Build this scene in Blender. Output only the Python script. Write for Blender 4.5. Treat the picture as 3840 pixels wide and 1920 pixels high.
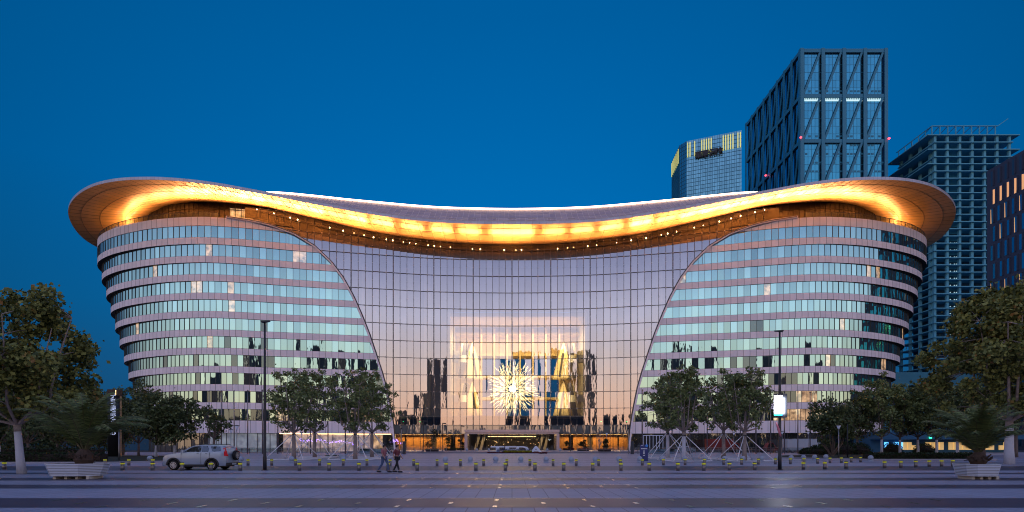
import bpy, math, random
import numpy as np
from mathutils import Vector, Matrix
for o in list(bpy.data.objects): bpy.data.objects.remove(o)
SC = bpy.context.scene
COL = SC.collection
R = math.radians
PI = math.pi
# ------------------------------------------------------------------ camera
F_PX, HOR, CAM_H = 2050.0, 1668.0, 1.72          # focal length and horizon in photo pixels (3840x1920)
cam = bpy.data.cameras.new('camera'); cam_o = bpy.data.objects.new('camera', cam); COL.objects.link(cam_o)
cam.sensor_width = 36.0; cam.lens = 36.0 * F_PX / 3840; cam.shift_y = (HOR - 960) / 3840
cam.clip_start = 0.1; cam.clip_end = 5000
cam_o.location = (0, 0, CAM_H); cam_o.rotation_euler = (R(90), 0, 0)
SC.camera = cam_o
def gx(x, D): return (x - 1920) * D / F_PX
def gd(y): return CAM_H * F_PX / (y - HOR)
def at(x, y):                                       # a point of the ground seen at photo pixel x, y
    D = gd(y); return gx(x, D), D
def hz(y, D): return CAM_H + (HOR - y) * D / F_PX
# ------------------------------------------------------------------ view
SC.view_settings.view_transform = 'Standard'; SC.view_settings.look = 'None'
SC.view_settings.exposure = 0.0; SC.view_settings.gamma = 1.0
SC.cycles.max_bounces = 7; SC.cycles.transparent_max_bounces = 10; SC.cycles.caustics_reflective = False
SC.cycles.caustics_refractive = False; SC.cycles.sample_clamp_indirect = 4.0
SC.cycles.use_denoising = True; SC.cycles.filter_width = 1.05
# ------------------------------------------------------------------ dusk sky: deep blue ahead, afterglow behind the camera
W = bpy.data.worlds.new('World'); SC.world = W; W.use_nodes = True
nt = W.node_tree; nt.nodes.clear()
def wn(t, **k):
    n = nt.nodes.new(t)
    for a, b in k.items(): setattr(n, a, b)
    return n
def wmath(op, a, b=None):
    n = wn('ShaderNodeMath', operation=op)
    for i, v in enumerate((a, b)):
        if v is None: continue
        if isinstance(v, (int, float)): n.inputs[i].default_value = v
        else: nt.links.new(v, n.inputs[i])
    return n.outputs[0]
tc = wn('ShaderNodeTexCoord'); sp = wn('ShaderNodeSeparateXYZ'); nt.links.new(tc.outputs['Generated'], sp.inputs[0])
X_, Y_, Z_ = sp.outputs
def ramp(stops, fac):
    n = wn('ShaderNodeValToRGB'); cr = n.color_ramp; cr.interpolation = 'EASE' if False else 'LINEAR'
    while len(cr.elements) < len(stops): cr.elements.new(0.5)
    for e, (p, c) in zip(cr.elements, stops): e.position = p; e.color = (*c, 1)
    nt.links.new(fac, n.inputs[0]); return n.outputs[0]
elev = wmath('DIVIDE', wmath('ARCSINE', Z_), PI / 2)
d2 = 1 / 90
front = ramp([(0, (.012, .085, .21)), (4*d2, (.010, .098, .25)), (12*d2, (.003, .135, .375)), (22*d2, (.0, .142, .435)), (38*d2, (.0, .104, .33)), (41*d2, (.0, .102, .32)), (50*d2, (.10, .18, .46)), (1, (.22, .28, .56))], elev)
back = ramp([(0, (1.55, .88, .54)), (3*d2, (1.52, .92, .60)), (6*d2, (1.42, 1.02, .78)), (9*d2, (1.15, .98, .92)), (13*d2, (.96, .96, 1.16)), (17*d2, (.60, .64, .92)), (21*d2, (.32, .39, .66)), (29*d2, (.30, .34, .64)), (50*d2, (.30, .34, .66)), (1, (.22, .28, .56))], elev)
rad = wmath('SQRT', wmath('ADD', wmath('MULTIPLY', X_, X_), wmath('MULTIPLY', Y_, Y_)))
az = wmath('DIVIDE', wmath('MULTIPLY', Y_, -1), wmath('MAXIMUM', rad, .001))
mr = wn('ShaderNodeMapRange', interpolation_type='SMOOTHSTEP'); nt.links.new(az, mr.inputs['Value'])
mr.inputs['From Min'].default_value = -.68; mr.inputs['From Max'].default_value = .80
mx = wn('ShaderNodeMix', data_type='RGBA'); nt.links.new(mr.outputs[0], mx.inputs[0]); vm = wn('ShaderNodeVectorMath', operation='SCALE'); nt.links.new(front, vm.inputs[0]); nt.links.new(vm.outputs[0], mx.inputs[6]); nt.links.new(back, mx.inputs[7])
vg = wmath('SUBTRACT', 1.06, wmath('MULTIPLY', wmath('MULTIPLY', X_, X_), .85))
nt.links.new(wmath('MAXIMUM', vg, .62), vm.inputs['Scale'])
bg = wn('ShaderNodeBackground'); nt.links.new(mx.outputs[2], bg.inputs[0]); bg.inputs[1].default_value = 1.0
wo = wn('ShaderNodeOutputWorld'); nt.links.new(bg.outputs[0], wo.inputs[0])
W.cycles.sampling_method = 'MANUAL'; W.cycles.sample_map_resolution = 512
# ------------------------------------------------------------------ materials
M = {}
def mat(name, col, rough=.6, metal=0.0, noise=0.0, nscale=4.0, bump=0.0, bscale=20.0, emit=None, estr=0.0, island=0.0, spec=.5, coat=0.0):
    m = bpy.data.materials.new(name); m.use_nodes = True; n = m.node_tree; b = n.nodes['Principled BSDF']
    b.inputs['Base Color'].default_value = (*col, 1); b.inputs['Roughness'].default_value = rough; b.inputs['Metallic'].default_value = metal
    b.inputs['Specular IOR Level'].default_value = spec
    if coat: b.inputs['Coat Weight'].default_value = coat; b.inputs['Coat Roughness'].default_value = .08
    tcn = n.nodes.new('ShaderNodeTexCoord')
    src = None
    if noise:
        nz = n.nodes.new('ShaderNodeTexNoise'); nz.inputs['Scale'].default_value = nscale; nz.inputs['Detail'].default_value = 5
        n.links.new(tcn.outputs['Object'], nz.inputs['Vector'])
        src = nz.outputs['Fac']; amt = noise
    if island:
        g = n.nodes.new('ShaderNodeNewGeometry'); src2 = g.outputs['Random Per Island']
        if src is None: src = src2; amt = island
        else:
            a = n.nodes.new('ShaderNodeMath'); a.operation = 'MULTIPLY_ADD'; n.links.new(src2, a.inputs[0]); a.inputs[1].default_value = island / noise
            n.links.new(src, a.inputs[2]); s3 = n.nodes.new('ShaderNodeMath'); s3.operation = 'SUBTRACT'; n.links.new(a.outputs[0], s3.inputs[0]); s3.inputs[1].default_value = .5 * island / noise; src = s3.outputs[0]; amt = noise
    if src is not None:
        ml = n.nodes.new('ShaderNodeMapRange'); n.links.new(src, ml.inputs['Value'])
        ml.inputs['To Min'].default_value = 1 - amt; ml.inputs['To Max'].default_value = 1 + amt
        ml.clamp = False
        v = n.nodes.new('ShaderNodeVectorMath'); v.operation = 'SCALE'; v.inputs[0].default_value = col; n.links.new(ml.outputs[0], v.inputs['Scale'])
        n.links.new(v.outputs[0], b.inputs['Base Color'])
    if bump:
        nb = n.nodes.new('ShaderNodeTexNoise'); nb.inputs['Scale'].default_value = bscale; nb.inputs['Detail'].default_value = 4
        n.links.new(tcn.outputs['Object'], nb.inputs['Vector'])
        bp = n.nodes.new('ShaderNodeBump'); bp.inputs['Strength'].default_value = bump; bp.inputs['Distance'].default_value = .05
        n.links.new(nb.outputs['Fac'], bp.inputs['Height']); n.links.new(bp.outputs[0], b.inputs['Normal'])
    if emit: b.inputs['Emission Color'].default_value = (*emit, 1); b.inputs['Emission Strength'].default_value = estr
    M[name] = m; return m
def glassmat(name, refl, thru, fac, rough=.02, island=.08, wave=.5, base=None, glow=None, gstr=0, wscale=.35):
    """coated pane: a mirror share over either a see-through or a dark body"""
    m = bpy.data.materials.new(name); m.use_nodes = True; n = m.node_tree; n.nodes.clear()
    out = n.nodes.new('ShaderNodeOutputMaterial'); mix = n.nodes.new('ShaderNodeMixShader'); gl = n.nodes.new('ShaderNodeBsdfGlossy')
    gl.inputs['Roughness'].default_value = rough
    g = n.nodes.new('ShaderNodeNewGeometry')
    ml = n.nodes.new('ShaderNodeMapRange'); n.links.new(g.outputs['Random Per Island'], ml.inputs['Value']); ml.inputs['To Min'].default_value = 1 - island * 1.5; ml.inputs['To Max'].default_value = 1 + island * .5
    v = n.nodes.new('ShaderNodeVectorMath'); v.operation = 'SCALE'; v.inputs[0].default_value = refl; n.links.new(ml.outputs[0], v.inputs['Scale']); n.links.new(v.outputs[0], gl.inputs['Color'])
    t = n.nodes.new('ShaderNodeTexCoord'); nz = n.nodes.new('ShaderNodeTexNoise'); nz.inputs['Scale'].default_value = wscale; nz.inputs['Detail'].default_value = 2
    mp = n.nodes.new('ShaderNodeMapping'); mp.inputs['Scale'].default_value = (2.0, 2.0, .7)
    n.links.new(t.outputs['Object'], mp.inputs[0]); n.links.new(mp.outputs[0], nz.inputs['Vector'])
    bp = n.nodes.new('ShaderNodeBump'); bp.inputs['Strength'].default_value = wave; bp.inputs['Distance'].default_value = .03
    n.links.new(nz.outputs['Fac'], bp.inputs['Height']); n.links.new(bp.outputs[0], gl.inputs['Normal'])
    if base is not None:
        tr = n.nodes.new('ShaderNodeBsdfPrincipled'); tr.inputs['Base Color'].default_value = (*base, 1); tr.inputs['Roughness'].default_value = .3
        if glow:
            tr.inputs['Emission Color'].default_value = (*glow, 1); n3 = n.nodes.new('ShaderNodeTexNoise'); n3.inputs['Scale'].default_value = .9; n3.inputs['Detail'].default_value = 3; n.links.new(t.outputs['Object'], n3.inputs['Vector'])
            m3 = n.nodes.new('ShaderNodeMapRange'); m3.inputs['From Min'].default_value = .35; m3.inputs['From Max'].default_value = .65; m3.inputs['To Min'].default_value = gstr * .25; m3.inputs['To Max'].default_value = gstr * 1.5
            n.links.new(n3.outputs['Fac'], m3.inputs['Value']); n.links.new(m3.outputs[0], tr.inputs['Emission Strength'])
    else:
        tr = n.nodes.new('ShaderNodeBsdfTransparent'); tr.inputs[0].default_value = (*thru, 1)
    n.links.new(tr.outputs[0], mix.inputs[1]); n.links.new(gl.outputs[0], mix.inputs[2]); mix.inputs[0].default_value = fac
    n.links.new(mix.outputs[0], out.inputs[0]); M[name] = m; return m
def leafmat(name, c1, c2, c3=None):
    m = bpy.data.materials.new(name); m.use_nodes = True; n = m.node_tree; b = n.nodes['Principled BSDF']
    g = n.nodes.new('ShaderNodeNewGeometry'); r = n.nodes.new('ShaderNodeValToRGB'); n.links.new(g.outputs['Random Per Island'], r.inputs[0])
    r.color_ramp.elements[0].color = (*c1, 1); r.color_ramp.elements[1].color = (*c2, 1)
    if c3: e = r.color_ramp.elements.new(.93); e.color = (*c2, 1); r.color_ramp.elements[-1].color = (*c3, 1)
    n.links.new(r.outputs[0], b.inputs['Base Color']); b.inputs['Roughness'].default_value = .55; b.inputs['Specular IOR Level'].default_value = .25
    M[name] = m
glassmat('wing_glass', (.46, .77, .76), None, .84, island=.16, wave=.24, base=(.02, .035, .04), wscale=.42)
glassmat('wing_glass_lit', (.56, .82, .82), None, .55, island=.2, wave=.3, base=(.3, .2, .12), glow=(1, .60, .32), gstr=1.0, wscale=.6)
glassmat('wing_glass_clear', (.35, .5, .5), None, .35, island=.1, wave=.3, base=(.02, .035, .04), wscale=.6)
glassmat('hall_glass', (.93, .91, .98), (.84, .86, .82), .50, island=.05, wave=.22, wscale=.45)
glassmat('entry_glass', (.9, .95, .9), (.85, .85, .8), .16, island=.1, wave=.4, wscale=.6)
glassmat('spandrel_glass', (.6, .62, .64), None, .45, island=.08, wave=.3, base=(.16, .19, .19), wscale=.6)
glassmat('drum_glass', (.75, .7, .7), None, .025, island=.25, wave=.4, base=(.012, .009, .008), wscale=.6)  # dark, nearly mirrorless colour stands in for the soffit's dim reflection
glassmat('balustrade_glass', (.7, .85, .95), (.7, .8, .8), .35, island=.15, wave=.2)
glassmat('frosted_panel', (.8, .85, .9), None, .25, island=.1, wave=.2, base=(.55, .6, .62), glow=(.75, .85, .9), gstr=.16)
glassmat('frosted_panel_warm', (.8, .8, .85), None, .25, island=.1, wave=.2, base=(.6, .5, .5), glow=(1, .74, .6), gstr=.30)
glassmat('dark_glass', (.5, .6, .62), None, .4, island=.2, wave=.4, base=(.012, .018, .02), wscale=.6)
glassmat('tower_glass', (.05, .50, .66), None, .80, island=.12, wave=.1, base=(.02, .05, .08), rough=.12)
glassmat('tower_glass_grey', (.32, .72, .76), None, .86, island=.14, wave=.1, base=(.06, .12, .17), rough=.15)
glassmat('tower_glass_pale', (.12, .60, .72), None, .88, island=.10, wave=.1, base=(.06, .12, .17), rough=.15)
glassmat('car_glass', (.6, .7, .8), None, .22, island=0, wave=0, base=(.008, .01, .013))
mat('panel', (.88, .81, .85), rough=.42, island=.07, noise=.05, nscale=.5)
mat('panel_backing', (.05, .045, .05), rough=.8)
mat('slab_underside', (.03, .025, .028), rough=.8)
mat('frame_dark', (.055, .05, .055), rough=.45, metal=.3)
mat('cable', (.05, .045, .05), rough=.4, metal=.4)
mat('node_steel', (.5, .5, .5), rough=.3, metal=.8)
mat('soffit', (.74, .39, .12), rough=.36, metal=.5, island=.10, noise=.30, nscale=.16, bump=.12, bscale=.6)
mat('rim', (.50, .51, .58), rough=.4, metal=.3, island=.1)
mat('roof_sheet', (.33, .27, .32), rough=.5, metal=.2, island=.1)
mat('seam', (.16, .10, .05), rough=.6)
mat('pale_seam', (.5, .42, .45), rough=.6)
mat('strip_light', (1, .8, .6), emit=(1, .66, .40), estr=7.0)
mat('lamp_glow', (1, .7, .4), emit=(1, .55, .22), estr=22.0)
mat('warm_light', (1, .7, .4), emit=(1, .62, .28), estr=5.0)
mat('stone_white', (.62, .58, .5), rough=.5, noise=.06, nscale=.4)
mat('gold_cladding', (.72, .56, .30), rough=.45, noise=.1, nscale=.4)
mat('hall_wall', (.60, .44, .20), rough=.6, noise=.1, nscale=.3)
mat('hall_dark', (.06, .05, .045), rough=.5)
mat('wood', (.42, .22, .09), rough=.45, noise=.3, nscale=1.2)
mat('crystal', (1, .95, .85), emit=(1, .78, .42), estr=1.9)
mat('chandelier_core', (1, .95, .85), emit=(1, .85, .55), estr=6.0)
mat('canopy_metal', (.62, .5, .5), rough=.25, metal=.5, noise=.1, nscale=1)
mat('concrete', (.10, .40, .55), rough=.8, noise=.15, nscale=.2)  # blue of haze and dusk put into the colour of far concrete
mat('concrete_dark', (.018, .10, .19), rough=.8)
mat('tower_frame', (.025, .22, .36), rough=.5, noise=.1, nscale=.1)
mat('tower_lit', (.7, .8, .7), emit=(.55, .85, .95), estr=.8)
mat('crown_lit', (.8, .8, .3), emit=(.70, .68, .20), estr=.62)
mat('brown_facade', (.05, .07, .12), rough=.6, noise=.1, nscale=.2)
mat('reveal_lit', (.8, .5, .3), emit=(1, .45, .16), estr=.65)
mat('red_beacon', (1, .1, .1), emit=(1, .04, .06), estr=6)
mat('green_exit', (.1, 1, .4), emit=(.02, 1, .3), estr=5)
mat('black_sign', (.02, .02, .022), rough=.3)
mat('letter_lit', (.7, .8, 1), emit=(.50, .58, .82), estr=.75)
mat('led_blue', (.2, .5, 1), emit=(.10, .45, .95), estr=2.0)
mat('led_pink', (1, .4, .7), emit=(.9, .3, .6), estr=1.5)
mat('fairy_purple', (.6, .4, 1), emit=(.50, .30, 1), estr=2.2)
mat('steel', (.24, .21, .20), rough=.34, metal=.85)
mat('steel_dull', (.30, .29, .30), rough=.4, metal=.8)
mat('black_metal', (.018, .018, .022), rough=.45)
mat('yellow_band', (.85, .85, .03), rough=.45, emit=(.85, .85, .02), estr=.28)  # faint glow added to brighten an unlit band
mat('bollard_black', (.02, .02, .02), rough=.5)
mat('sphere_stone', (.36, .42, .50), rough=.6, noise=.12, nscale=6)
mat('white_paint', (.80, .87, .98), rough=.5, noise=.06, nscale=3)
mat('brace_paint', (.92, .92, .95), rough=.4)
mat('kiosk_blue', (.02, .035, .16), rough=.3, noise=.5, nscale=2)
mat('kiosk_ring', (.05, .3, .75), rough=.3)
mat('kiosk_text', (.8, .8, .85), emit=(.6, .65, .8), estr=.4)
mat('screen', (1, 1, 1), emit=(1, .90, 1), estr=5.0)
mat('screen_green', (0, 1, .5), emit=(.02, .9, .35), estr=1.2)
mat('screen_blue', (0, .3, 1), emit=(.03, .2, 1), estr=1.5)
mat('shop_glow', (1, .8, .4), emit=(1, .60, .20), estr=.42)
mat('mirror_pink', (.55, .16, .2), rough=.4)
mat('bark', (.16, .12, .10), rough=.85, noise=.45, nscale=3, bump=.4, bscale=12)
mat('bark_pale', (.33, .27, .24), rough=.85, noise=.5, nscale=4, bump=.4, bscale=12)
mat('whitewash', (.60, .61, .66), rough=.8, noise=.14, nscale=3, bump=.3, bscale=14)
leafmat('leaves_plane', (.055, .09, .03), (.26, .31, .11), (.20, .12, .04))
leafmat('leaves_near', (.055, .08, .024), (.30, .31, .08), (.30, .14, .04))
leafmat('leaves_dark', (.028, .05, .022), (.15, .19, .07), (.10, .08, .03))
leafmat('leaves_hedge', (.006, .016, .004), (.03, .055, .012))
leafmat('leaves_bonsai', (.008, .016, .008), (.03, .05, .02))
leafmat('palm_leaf', (.06, .09, .03), (.20, .25, .08), (.18, .14, .06))
leafmat('flower_yellow', (.16, .17, .01), (.42, .40, .03))
leafmat('flower_red', (.05, .008, .012), (.16, .02, .03))
leafmat('flower_blue', (.03, .04, .10), (.12, .14, .30))
mat('palm_husk', (.085, .055, .04), rough=.9, noise=.4, nscale=8)
mat('palm_rib', (.12, .11, .045), rough=.6)
mat('soil', (.03, .022, .016), rough=.95)
mat('car_paint', (.42, .50, .60), rough=.28, metal=.35, coat=.5)
mat('car_trim', (.025, .027, .03), rough=.5)
mat('tyre', (.012, .012, .012), rough=.8)
mat('rim_alloy', (.6, .6, .62), rough=.3, metal=.8)
mat('tail_red', (.45, .01, .02), rough=.2, emit=(.6, .01, .02), estr=.15)
mat('head_lens', (.6, .65, .7), rough=.1)
mat('red_paint', (.20, .018, .016), rough=.45, noise=.2, nscale=2)
mat('white_box', (.50, .56, .60), rough=.5)
mat('skin', (.42, .25, .18), rough=.6); mat('hair', (.015, .012, .01), rough=.6)
mat('cloth_pink', (.40, .15, .17), rough=.9); mat('cloth_maroon', (.20, .05, .06), rough=.9); mat('cloth_denim', (.09, .13, .24), rough=.9); mat('cloth_black', (.02, .02, .025), rough=.9)
mat('dark_windows', (.012, .014, .018), rough=.4)
mat('city_dark', (.13, .115, .11), rough=.9)
mat('asphalt', (.075, .072, .095), rough=.42, noise=.25, nscale=1.5, bump=.15, bscale=30)
mat('dark_paving', (.095, .080, .108), spec=.25, rough=.38, noise=.22, nscale=.7, bump=.10, bscale=25)
mat('stud', (.9, .82, .72), rough=.22, metal=.9)
mat('kerb', (.34, .34, .38), rough=.7, noise=.15, nscale=2)
mat('grass_soil', (.012, .02, .008), rough=.95, noise=.4, nscale=1)
mat('far_ground', (.05, .055, .06), rough=.9, noise=.2, nscale=.05)
# light paving: 0.6 m slabs with dark joints
m = mat('paving', (.40, .40, .475), spec=.35, rough=.5, noise=.14, nscale=.35, bump=.08, bscale=25)
n = m.node_tree; b = n.nodes['Principled BSDF']; lk = b.inputs['Base Color'].links[0].from_socket
br = n.nodes.new('ShaderNodeTexBrick'); br.offset = 0.0; br.inputs['Scale'].default_value = 1.0; br.inputs['Brick Width'].default_value = .6; br.inputs['Row Height'].default_value = .3
br.inputs['Mortar Size'].default_value = .014; br.inputs['Color1'].default_value = (1, 1, 1, 1); br.inputs['Color2'].default_value = (.86, .86, .88, 1); br.inputs['Mortar'].default_value = (.30, .28, .30, 1)
t = n.nodes.new('ShaderNodeTexCoord'); n.links.new(t.outputs['Object'], br.inputs['Vector'])
mm = n.nodes.new('ShaderNodeMix'); mm.data_type = 'RGBA'; mm.blend_type = 'MULTIPLY'; mm.inputs[0].default_value = 1
n.links.new(lk, mm.inputs[6]); n.links.new(br.outputs['Color'], mm.inputs[7]); n.links.new(mm.outputs[2], b.inputs['Base Color'])
# ------------------------------------------------------------------ mesh builder and tagging
class MB:
    def __init__(s): s.v = []; s.f = []; s.m = []; s.mats = []; s.cur = 0
    def use(s, name):
        if name not in s.mats: s.mats.append(name)
        s.cur = s.mats.index(name); return s
    def face(s, *pts):
        b = len(s.v); s.v += [tuple(p) for p in pts]; s.f.append(tuple(range(b, b + len(pts)))); s.m.append(s.cur); return s
    def mesh(s, vs, fs):
        b = len(s.v); s.v += [tuple(p) for p in vs]
        for f in fs: s.f.append(tuple(b + i for i in f)); s.m.append(s.cur)
        return s
    def box(s, x0, x1, y0, y1, z0, z1, rot=0, c=None):
        vs = [(x0, y0, z0), (x1, y0, z0), (x1, y1, z0), (x0, y1, z0), (x0, y0, z1), (x1, y0, z1), (x1, y1, z1), (x0, y1, z1)]
        if rot:
            cx, cy = c or ((x0 + x1) / 2, (y0 + y1) / 2); ca, sa = math.cos(rot), math.sin(rot)
            vs = [(cx + (x - cx) * ca - (y - cy) * sa, cy + (x - cx) * sa + (y - cy) * ca, z) for x, y, z in vs]
        return s.mesh(vs, [(0, 3, 2, 1), (4, 5, 6, 7), (0, 1, 5, 4), (1, 2, 6, 5), (2, 3, 7, 6), (3, 0, 4, 7)])
    def bar(s, p, q, w, d=None, up=(0, 0, 1)):
        p, q = Vector(p), Vector(q); a = (q - p)
        if a.length < 1e-6: return s
        a.normalize(); u = Vector(up)
        if abs(a.dot(u)) > .95: u = Vector((0, 1, 0))
        x = a.cross(u).normalized(); y = x.cross(a).normalized(); d = d or w; x *= w / 2; y *= d / 2
        return s.mesh([p - x - y, p + x - y, p + x + y, p - x + y, q - x - y, q + x - y, q + x + y, q - x + y],
                      [(0, 3, 2, 1), (4, 5, 6, 7), (0, 1, 5, 4), (1, 2, 6, 5), (2, 3, 7, 6), (3, 0, 4, 7)])
    def tube(s, pts, rad, n=8, caps=True):
        pts = [Vector(p) for p in pts]; N = len(pts)
        if isinstance(rad, (int, float)): rad = [rad] * N
        b = len(s.v); prev = None
        for i, p in enumerate(pts):
            t = (pts[min(i + 1, N - 1)] - pts[max(i - 1, 0)]).normalized()
            if prev is None:
                u = Vector((0, 0, 1)) if abs(t.z) < .9 else Vector((1, 0, 0)); x = t.cross(u).normalized()
            else: x = (prev - t * prev.dot(t)).normalized()
            prev = x; y = t.cross(x)
            for k in range(n):
                a = 2 * PI * k / n; s.v.append(tuple(p + x * (rad[i] * math.cos(a)) + y * (rad[i] * math.sin(a))))
        for i in range(N - 1):
            for k in range(n):
                k2 = (k + 1) % n; s.f.append((b + i * n + k, b + i * n + k2, b + (i + 1) * n + k2, b + (i + 1) * n + k)); s.m.append(s.cur)
        if caps:
            s.f.append(tuple(b + k for k in range(n))[::-1]); s.m.append(s.cur); s.f.append(tuple(b + (N - 1) * n + k for k in range(n))); s.m.append(s.cur)
        return s
    def lathe(s, prof, n=16, c=(0, 0, 0)):
        b = len(s.v)
        for r, z in prof:
            for k in range(n):
                a = 2 * PI * k / n; s.v.append((c[0] + r * math.cos(a), c[1] + r * math.sin(a), c[2] + z))
        for i in range(len(prof) - 1):
            for k in range(n):
                k2 = (k + 1) % n; s.f.append((b + i * n + k, b + i * n + k2, b + (i + 1) * n + k2, b + (i + 1) * n + k)); s.m.append(s.cur)
        s.f.append(tuple(b + k for k in range(n))[::-1]); s.m.append(s.cur); s.f.append(tuple(b + (len(prof) - 1) * n + k for k in range(n))); s.m.append(s.cur)
        return s
    def build(s, name, parent=None, smooth=False, default='panel'):
        me = bpy.data.meshes.new(name); me.from_pydata(s.v, [], s.f)
        for k in (s.mats or [default]): me.materials.append(M[k])
        if s.mats: me.polygons.foreach_set('material_index', s.m)
        if smooth: me.polygons.foreach_set('use_smooth', [True] * len(me.polygons))
        me.update(); o = bpy.data.objects.new(name, me); COL.objects.link(o)
        if parent: o.parent = parent
        return o
def tag(o, label=None, cat=None, group=None, kind=None):
    if label: o['label'] = label
    if cat: o['category'] = cat
    if group: o['group'] = group
    if kind: o['kind'] = kind
    return o
def empty(name, loc=(0, 0, 0), rz=0, label=None, cat=None, group=None):
    o = bpy.data.objects.new(name, None); COL.objects.link(o); o.location = loc; o.rotation_euler = (0, 0, rz); o.empty_display_size = .2
    return tag(o, label, cat, group)
def copy_tree(o, parent=None):
    c = o.copy(); COL.objects.link(c); c.parent = parent
    for ch in [x for x in KIDS.get(o.name, [])]: copy_tree(ch, c)
    return c
KIDS = {}
def note_kids():
    KIDS.clear()
    for o in bpy.data.objects:
        if o.parent: KIDS.setdefault(o.parent.name, []).append(o)
def dup(proto, loc, rz=0, label=None, scale=None, group=None):
    note_kids(); c = copy_tree(proto); c.location = loc; c.rotation_euler = (0, 0, rz)
    if scale: c.scale = scale if hasattr(scale, '__len__') else (scale,) * 3
    if label: c['label'] = label
    if group: c['group'] = group
    return c
def text_mesh(body, size, name, matname, parent, loc, rot=(R(90), 0, 0), extrude=.02, scale=(1, 1, 1), bold=0.0, align='CENTER'):
    cu = bpy.data.curves.new(name, 'FONT'); cu.body = body; cu.size = size; cu.extrude = extrude; cu.align_x = align; cu.align_y = 'CENTER'; cu.offset = bold
    t = bpy.data.objects.new(name, cu); COL.objects.link(t); dg = bpy.context.evaluated_depsgraph_get()
    me = bpy.data.meshes.new_from_object(t.evaluated_get(dg)); bpy.data.objects.remove(t); bpy.data.curves.remove(cu)
    me.materials.clear(); me.materials.append(M[matname]); me.name = name
    o = bpy.data.objects.new(name, me); COL.objects.link(o); o.parent = parent; o.location = loc; o.rotation_euler = rot; o.scale = scale
    return o
ORD = 'first second third fourth fifth sixth seventh eighth ninth tenth eleventh twelfth thirteenth fourteenth fifteenth sixteenth seventeenth eighteenth nineteenth twentieth'.split()
def nth(i, n):
    """where one of n things stands in its row"""
    if i == 0: return 'leftmost'
    if i == n - 1: return 'rightmost'
    if i < (n + 1) // 2: return ORD[i] + ' from the left'
    return ORD[n - 1 - i] + ' from the right'
def crom(P, t):
    """Catmull-Rom through control rows P, t in 0..len-1"""
    n = len(P); i = min(int(t), n - 2); f = t - i
    p0 = P[max(i - 1, 0)]; p1 = P[i]; p2 = P[i + 1]; p3 = P[min(i + 2, n - 1)]
    return tuple(.5 * (2 * b + (c - a) * f + (2 * a - 5 * b + 4 * c - d) * f * f + (3 * b - a - 3 * c + d) * f ** 3) for a, b, c, d in zip(p0, p1, p2, p3))
def sm(a, b, x): x = max(0, min(1, (x - a) / (b - a))); return x * x * (3 - 2 * x)
# ================================================================== the ground
def sheet(name, pts, z, m, z0=None):
    b = MB().use(m); b.face(*[(x, y, z) for x, y in pts]); return tag(b.build(name), kind='structure')
sheet('ground', [(-3000, -3000), (3000, -3000), (3000, 3000), (-3000, 3000)], -.02, 'far_ground')
sheet('plaza', [(-130, -60), (130, -60), (130, 128), (-130, 128)], 0.0, 'paving')
sheet('road', [(-170, 36.6), (170, 36.6), (170, 44.0), (-170, 44.0)], .004, 'asphalt')
random.seed(5)
b = MB().use('dark_paving')
for y0, y1 in ((-12, -9), (-5, -2.4), (2, 4.6), (8.4, 11), (14.94, 17.54), (21.5, 23.5), (26.3, 28.4), (32.0, 33.6), (53.0, 53.5), (59.5, 60.1), (67, 67.8), (76, 77), (88, 89.2), (98, 99)):
    b.face((-130, y0, .004), (130, y0, .004), (130, y1, .004), (-130, y1, .004))
b.use('stud')
for y1 in (17.54, 23.5, 28.4, 33.6): b.face((-60, y1, .008), (60, y1, .008), (60, y1 + .05, .008), (-60, y1 + .05, .008))
for D, x0 in ((15.17, -.48), (16.05, .92), (16.95, -.48), (21.7, -.5), (22.6, .95), (23.25, -.5), (26.6, -.5), (27.4, .95), (28.1, -.5), (32.3, -.5), (33.2, .95)):
    for k in range(-14, 15):
        x = x0 + k * 2.72
        if abs(x) < D * .85: b.face((x - .06, D - .22, .012), (x + .06, D - .22, .012), (x + .06, D + .22, .012), (x - .06, D + .22, .012))
tag(b.build('paving_bands'), kind='structure')
b = MB().use('paving').box(-34, 34, 108, 138.4, .0, .38)
b.use('kerb').box(-34.2, 34.2, 107.6, 107.997, .0, .2)
tag(b.build('entrance_podium'), kind='structure')
# planting beds left and right with kerbs
def bed(name, pts):
    b = MB().use('grass_soil'); n = len(pts); b.face(*[(x, y, .10) for x, y in pts]); b.use('kerb')
    for i in range(n):
        p, q = pts[i], pts[(i + 1) % n]; b.bar((p[0], p[1], .07), (q[0], q[1], .07), .3, .16)
    return tag(b.build(name), kind='structure')
bed('planting_bed', [(-95, 50.5), (-37.5, 50.5), (-33.0, 56), (-37, 66), (-45, 78), (-60, 84), (-100, 84)])
bed('planting_bed', [(34.5, 70), (40, 61), (54, 61.0), (56, 64), (62, 82), (90, 98), (64, 100), (40, 82)])
bed('planting_bed', [(58, 44.6), (90, 44.6), (110, 90), (92, 92), (70, 62)])

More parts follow.
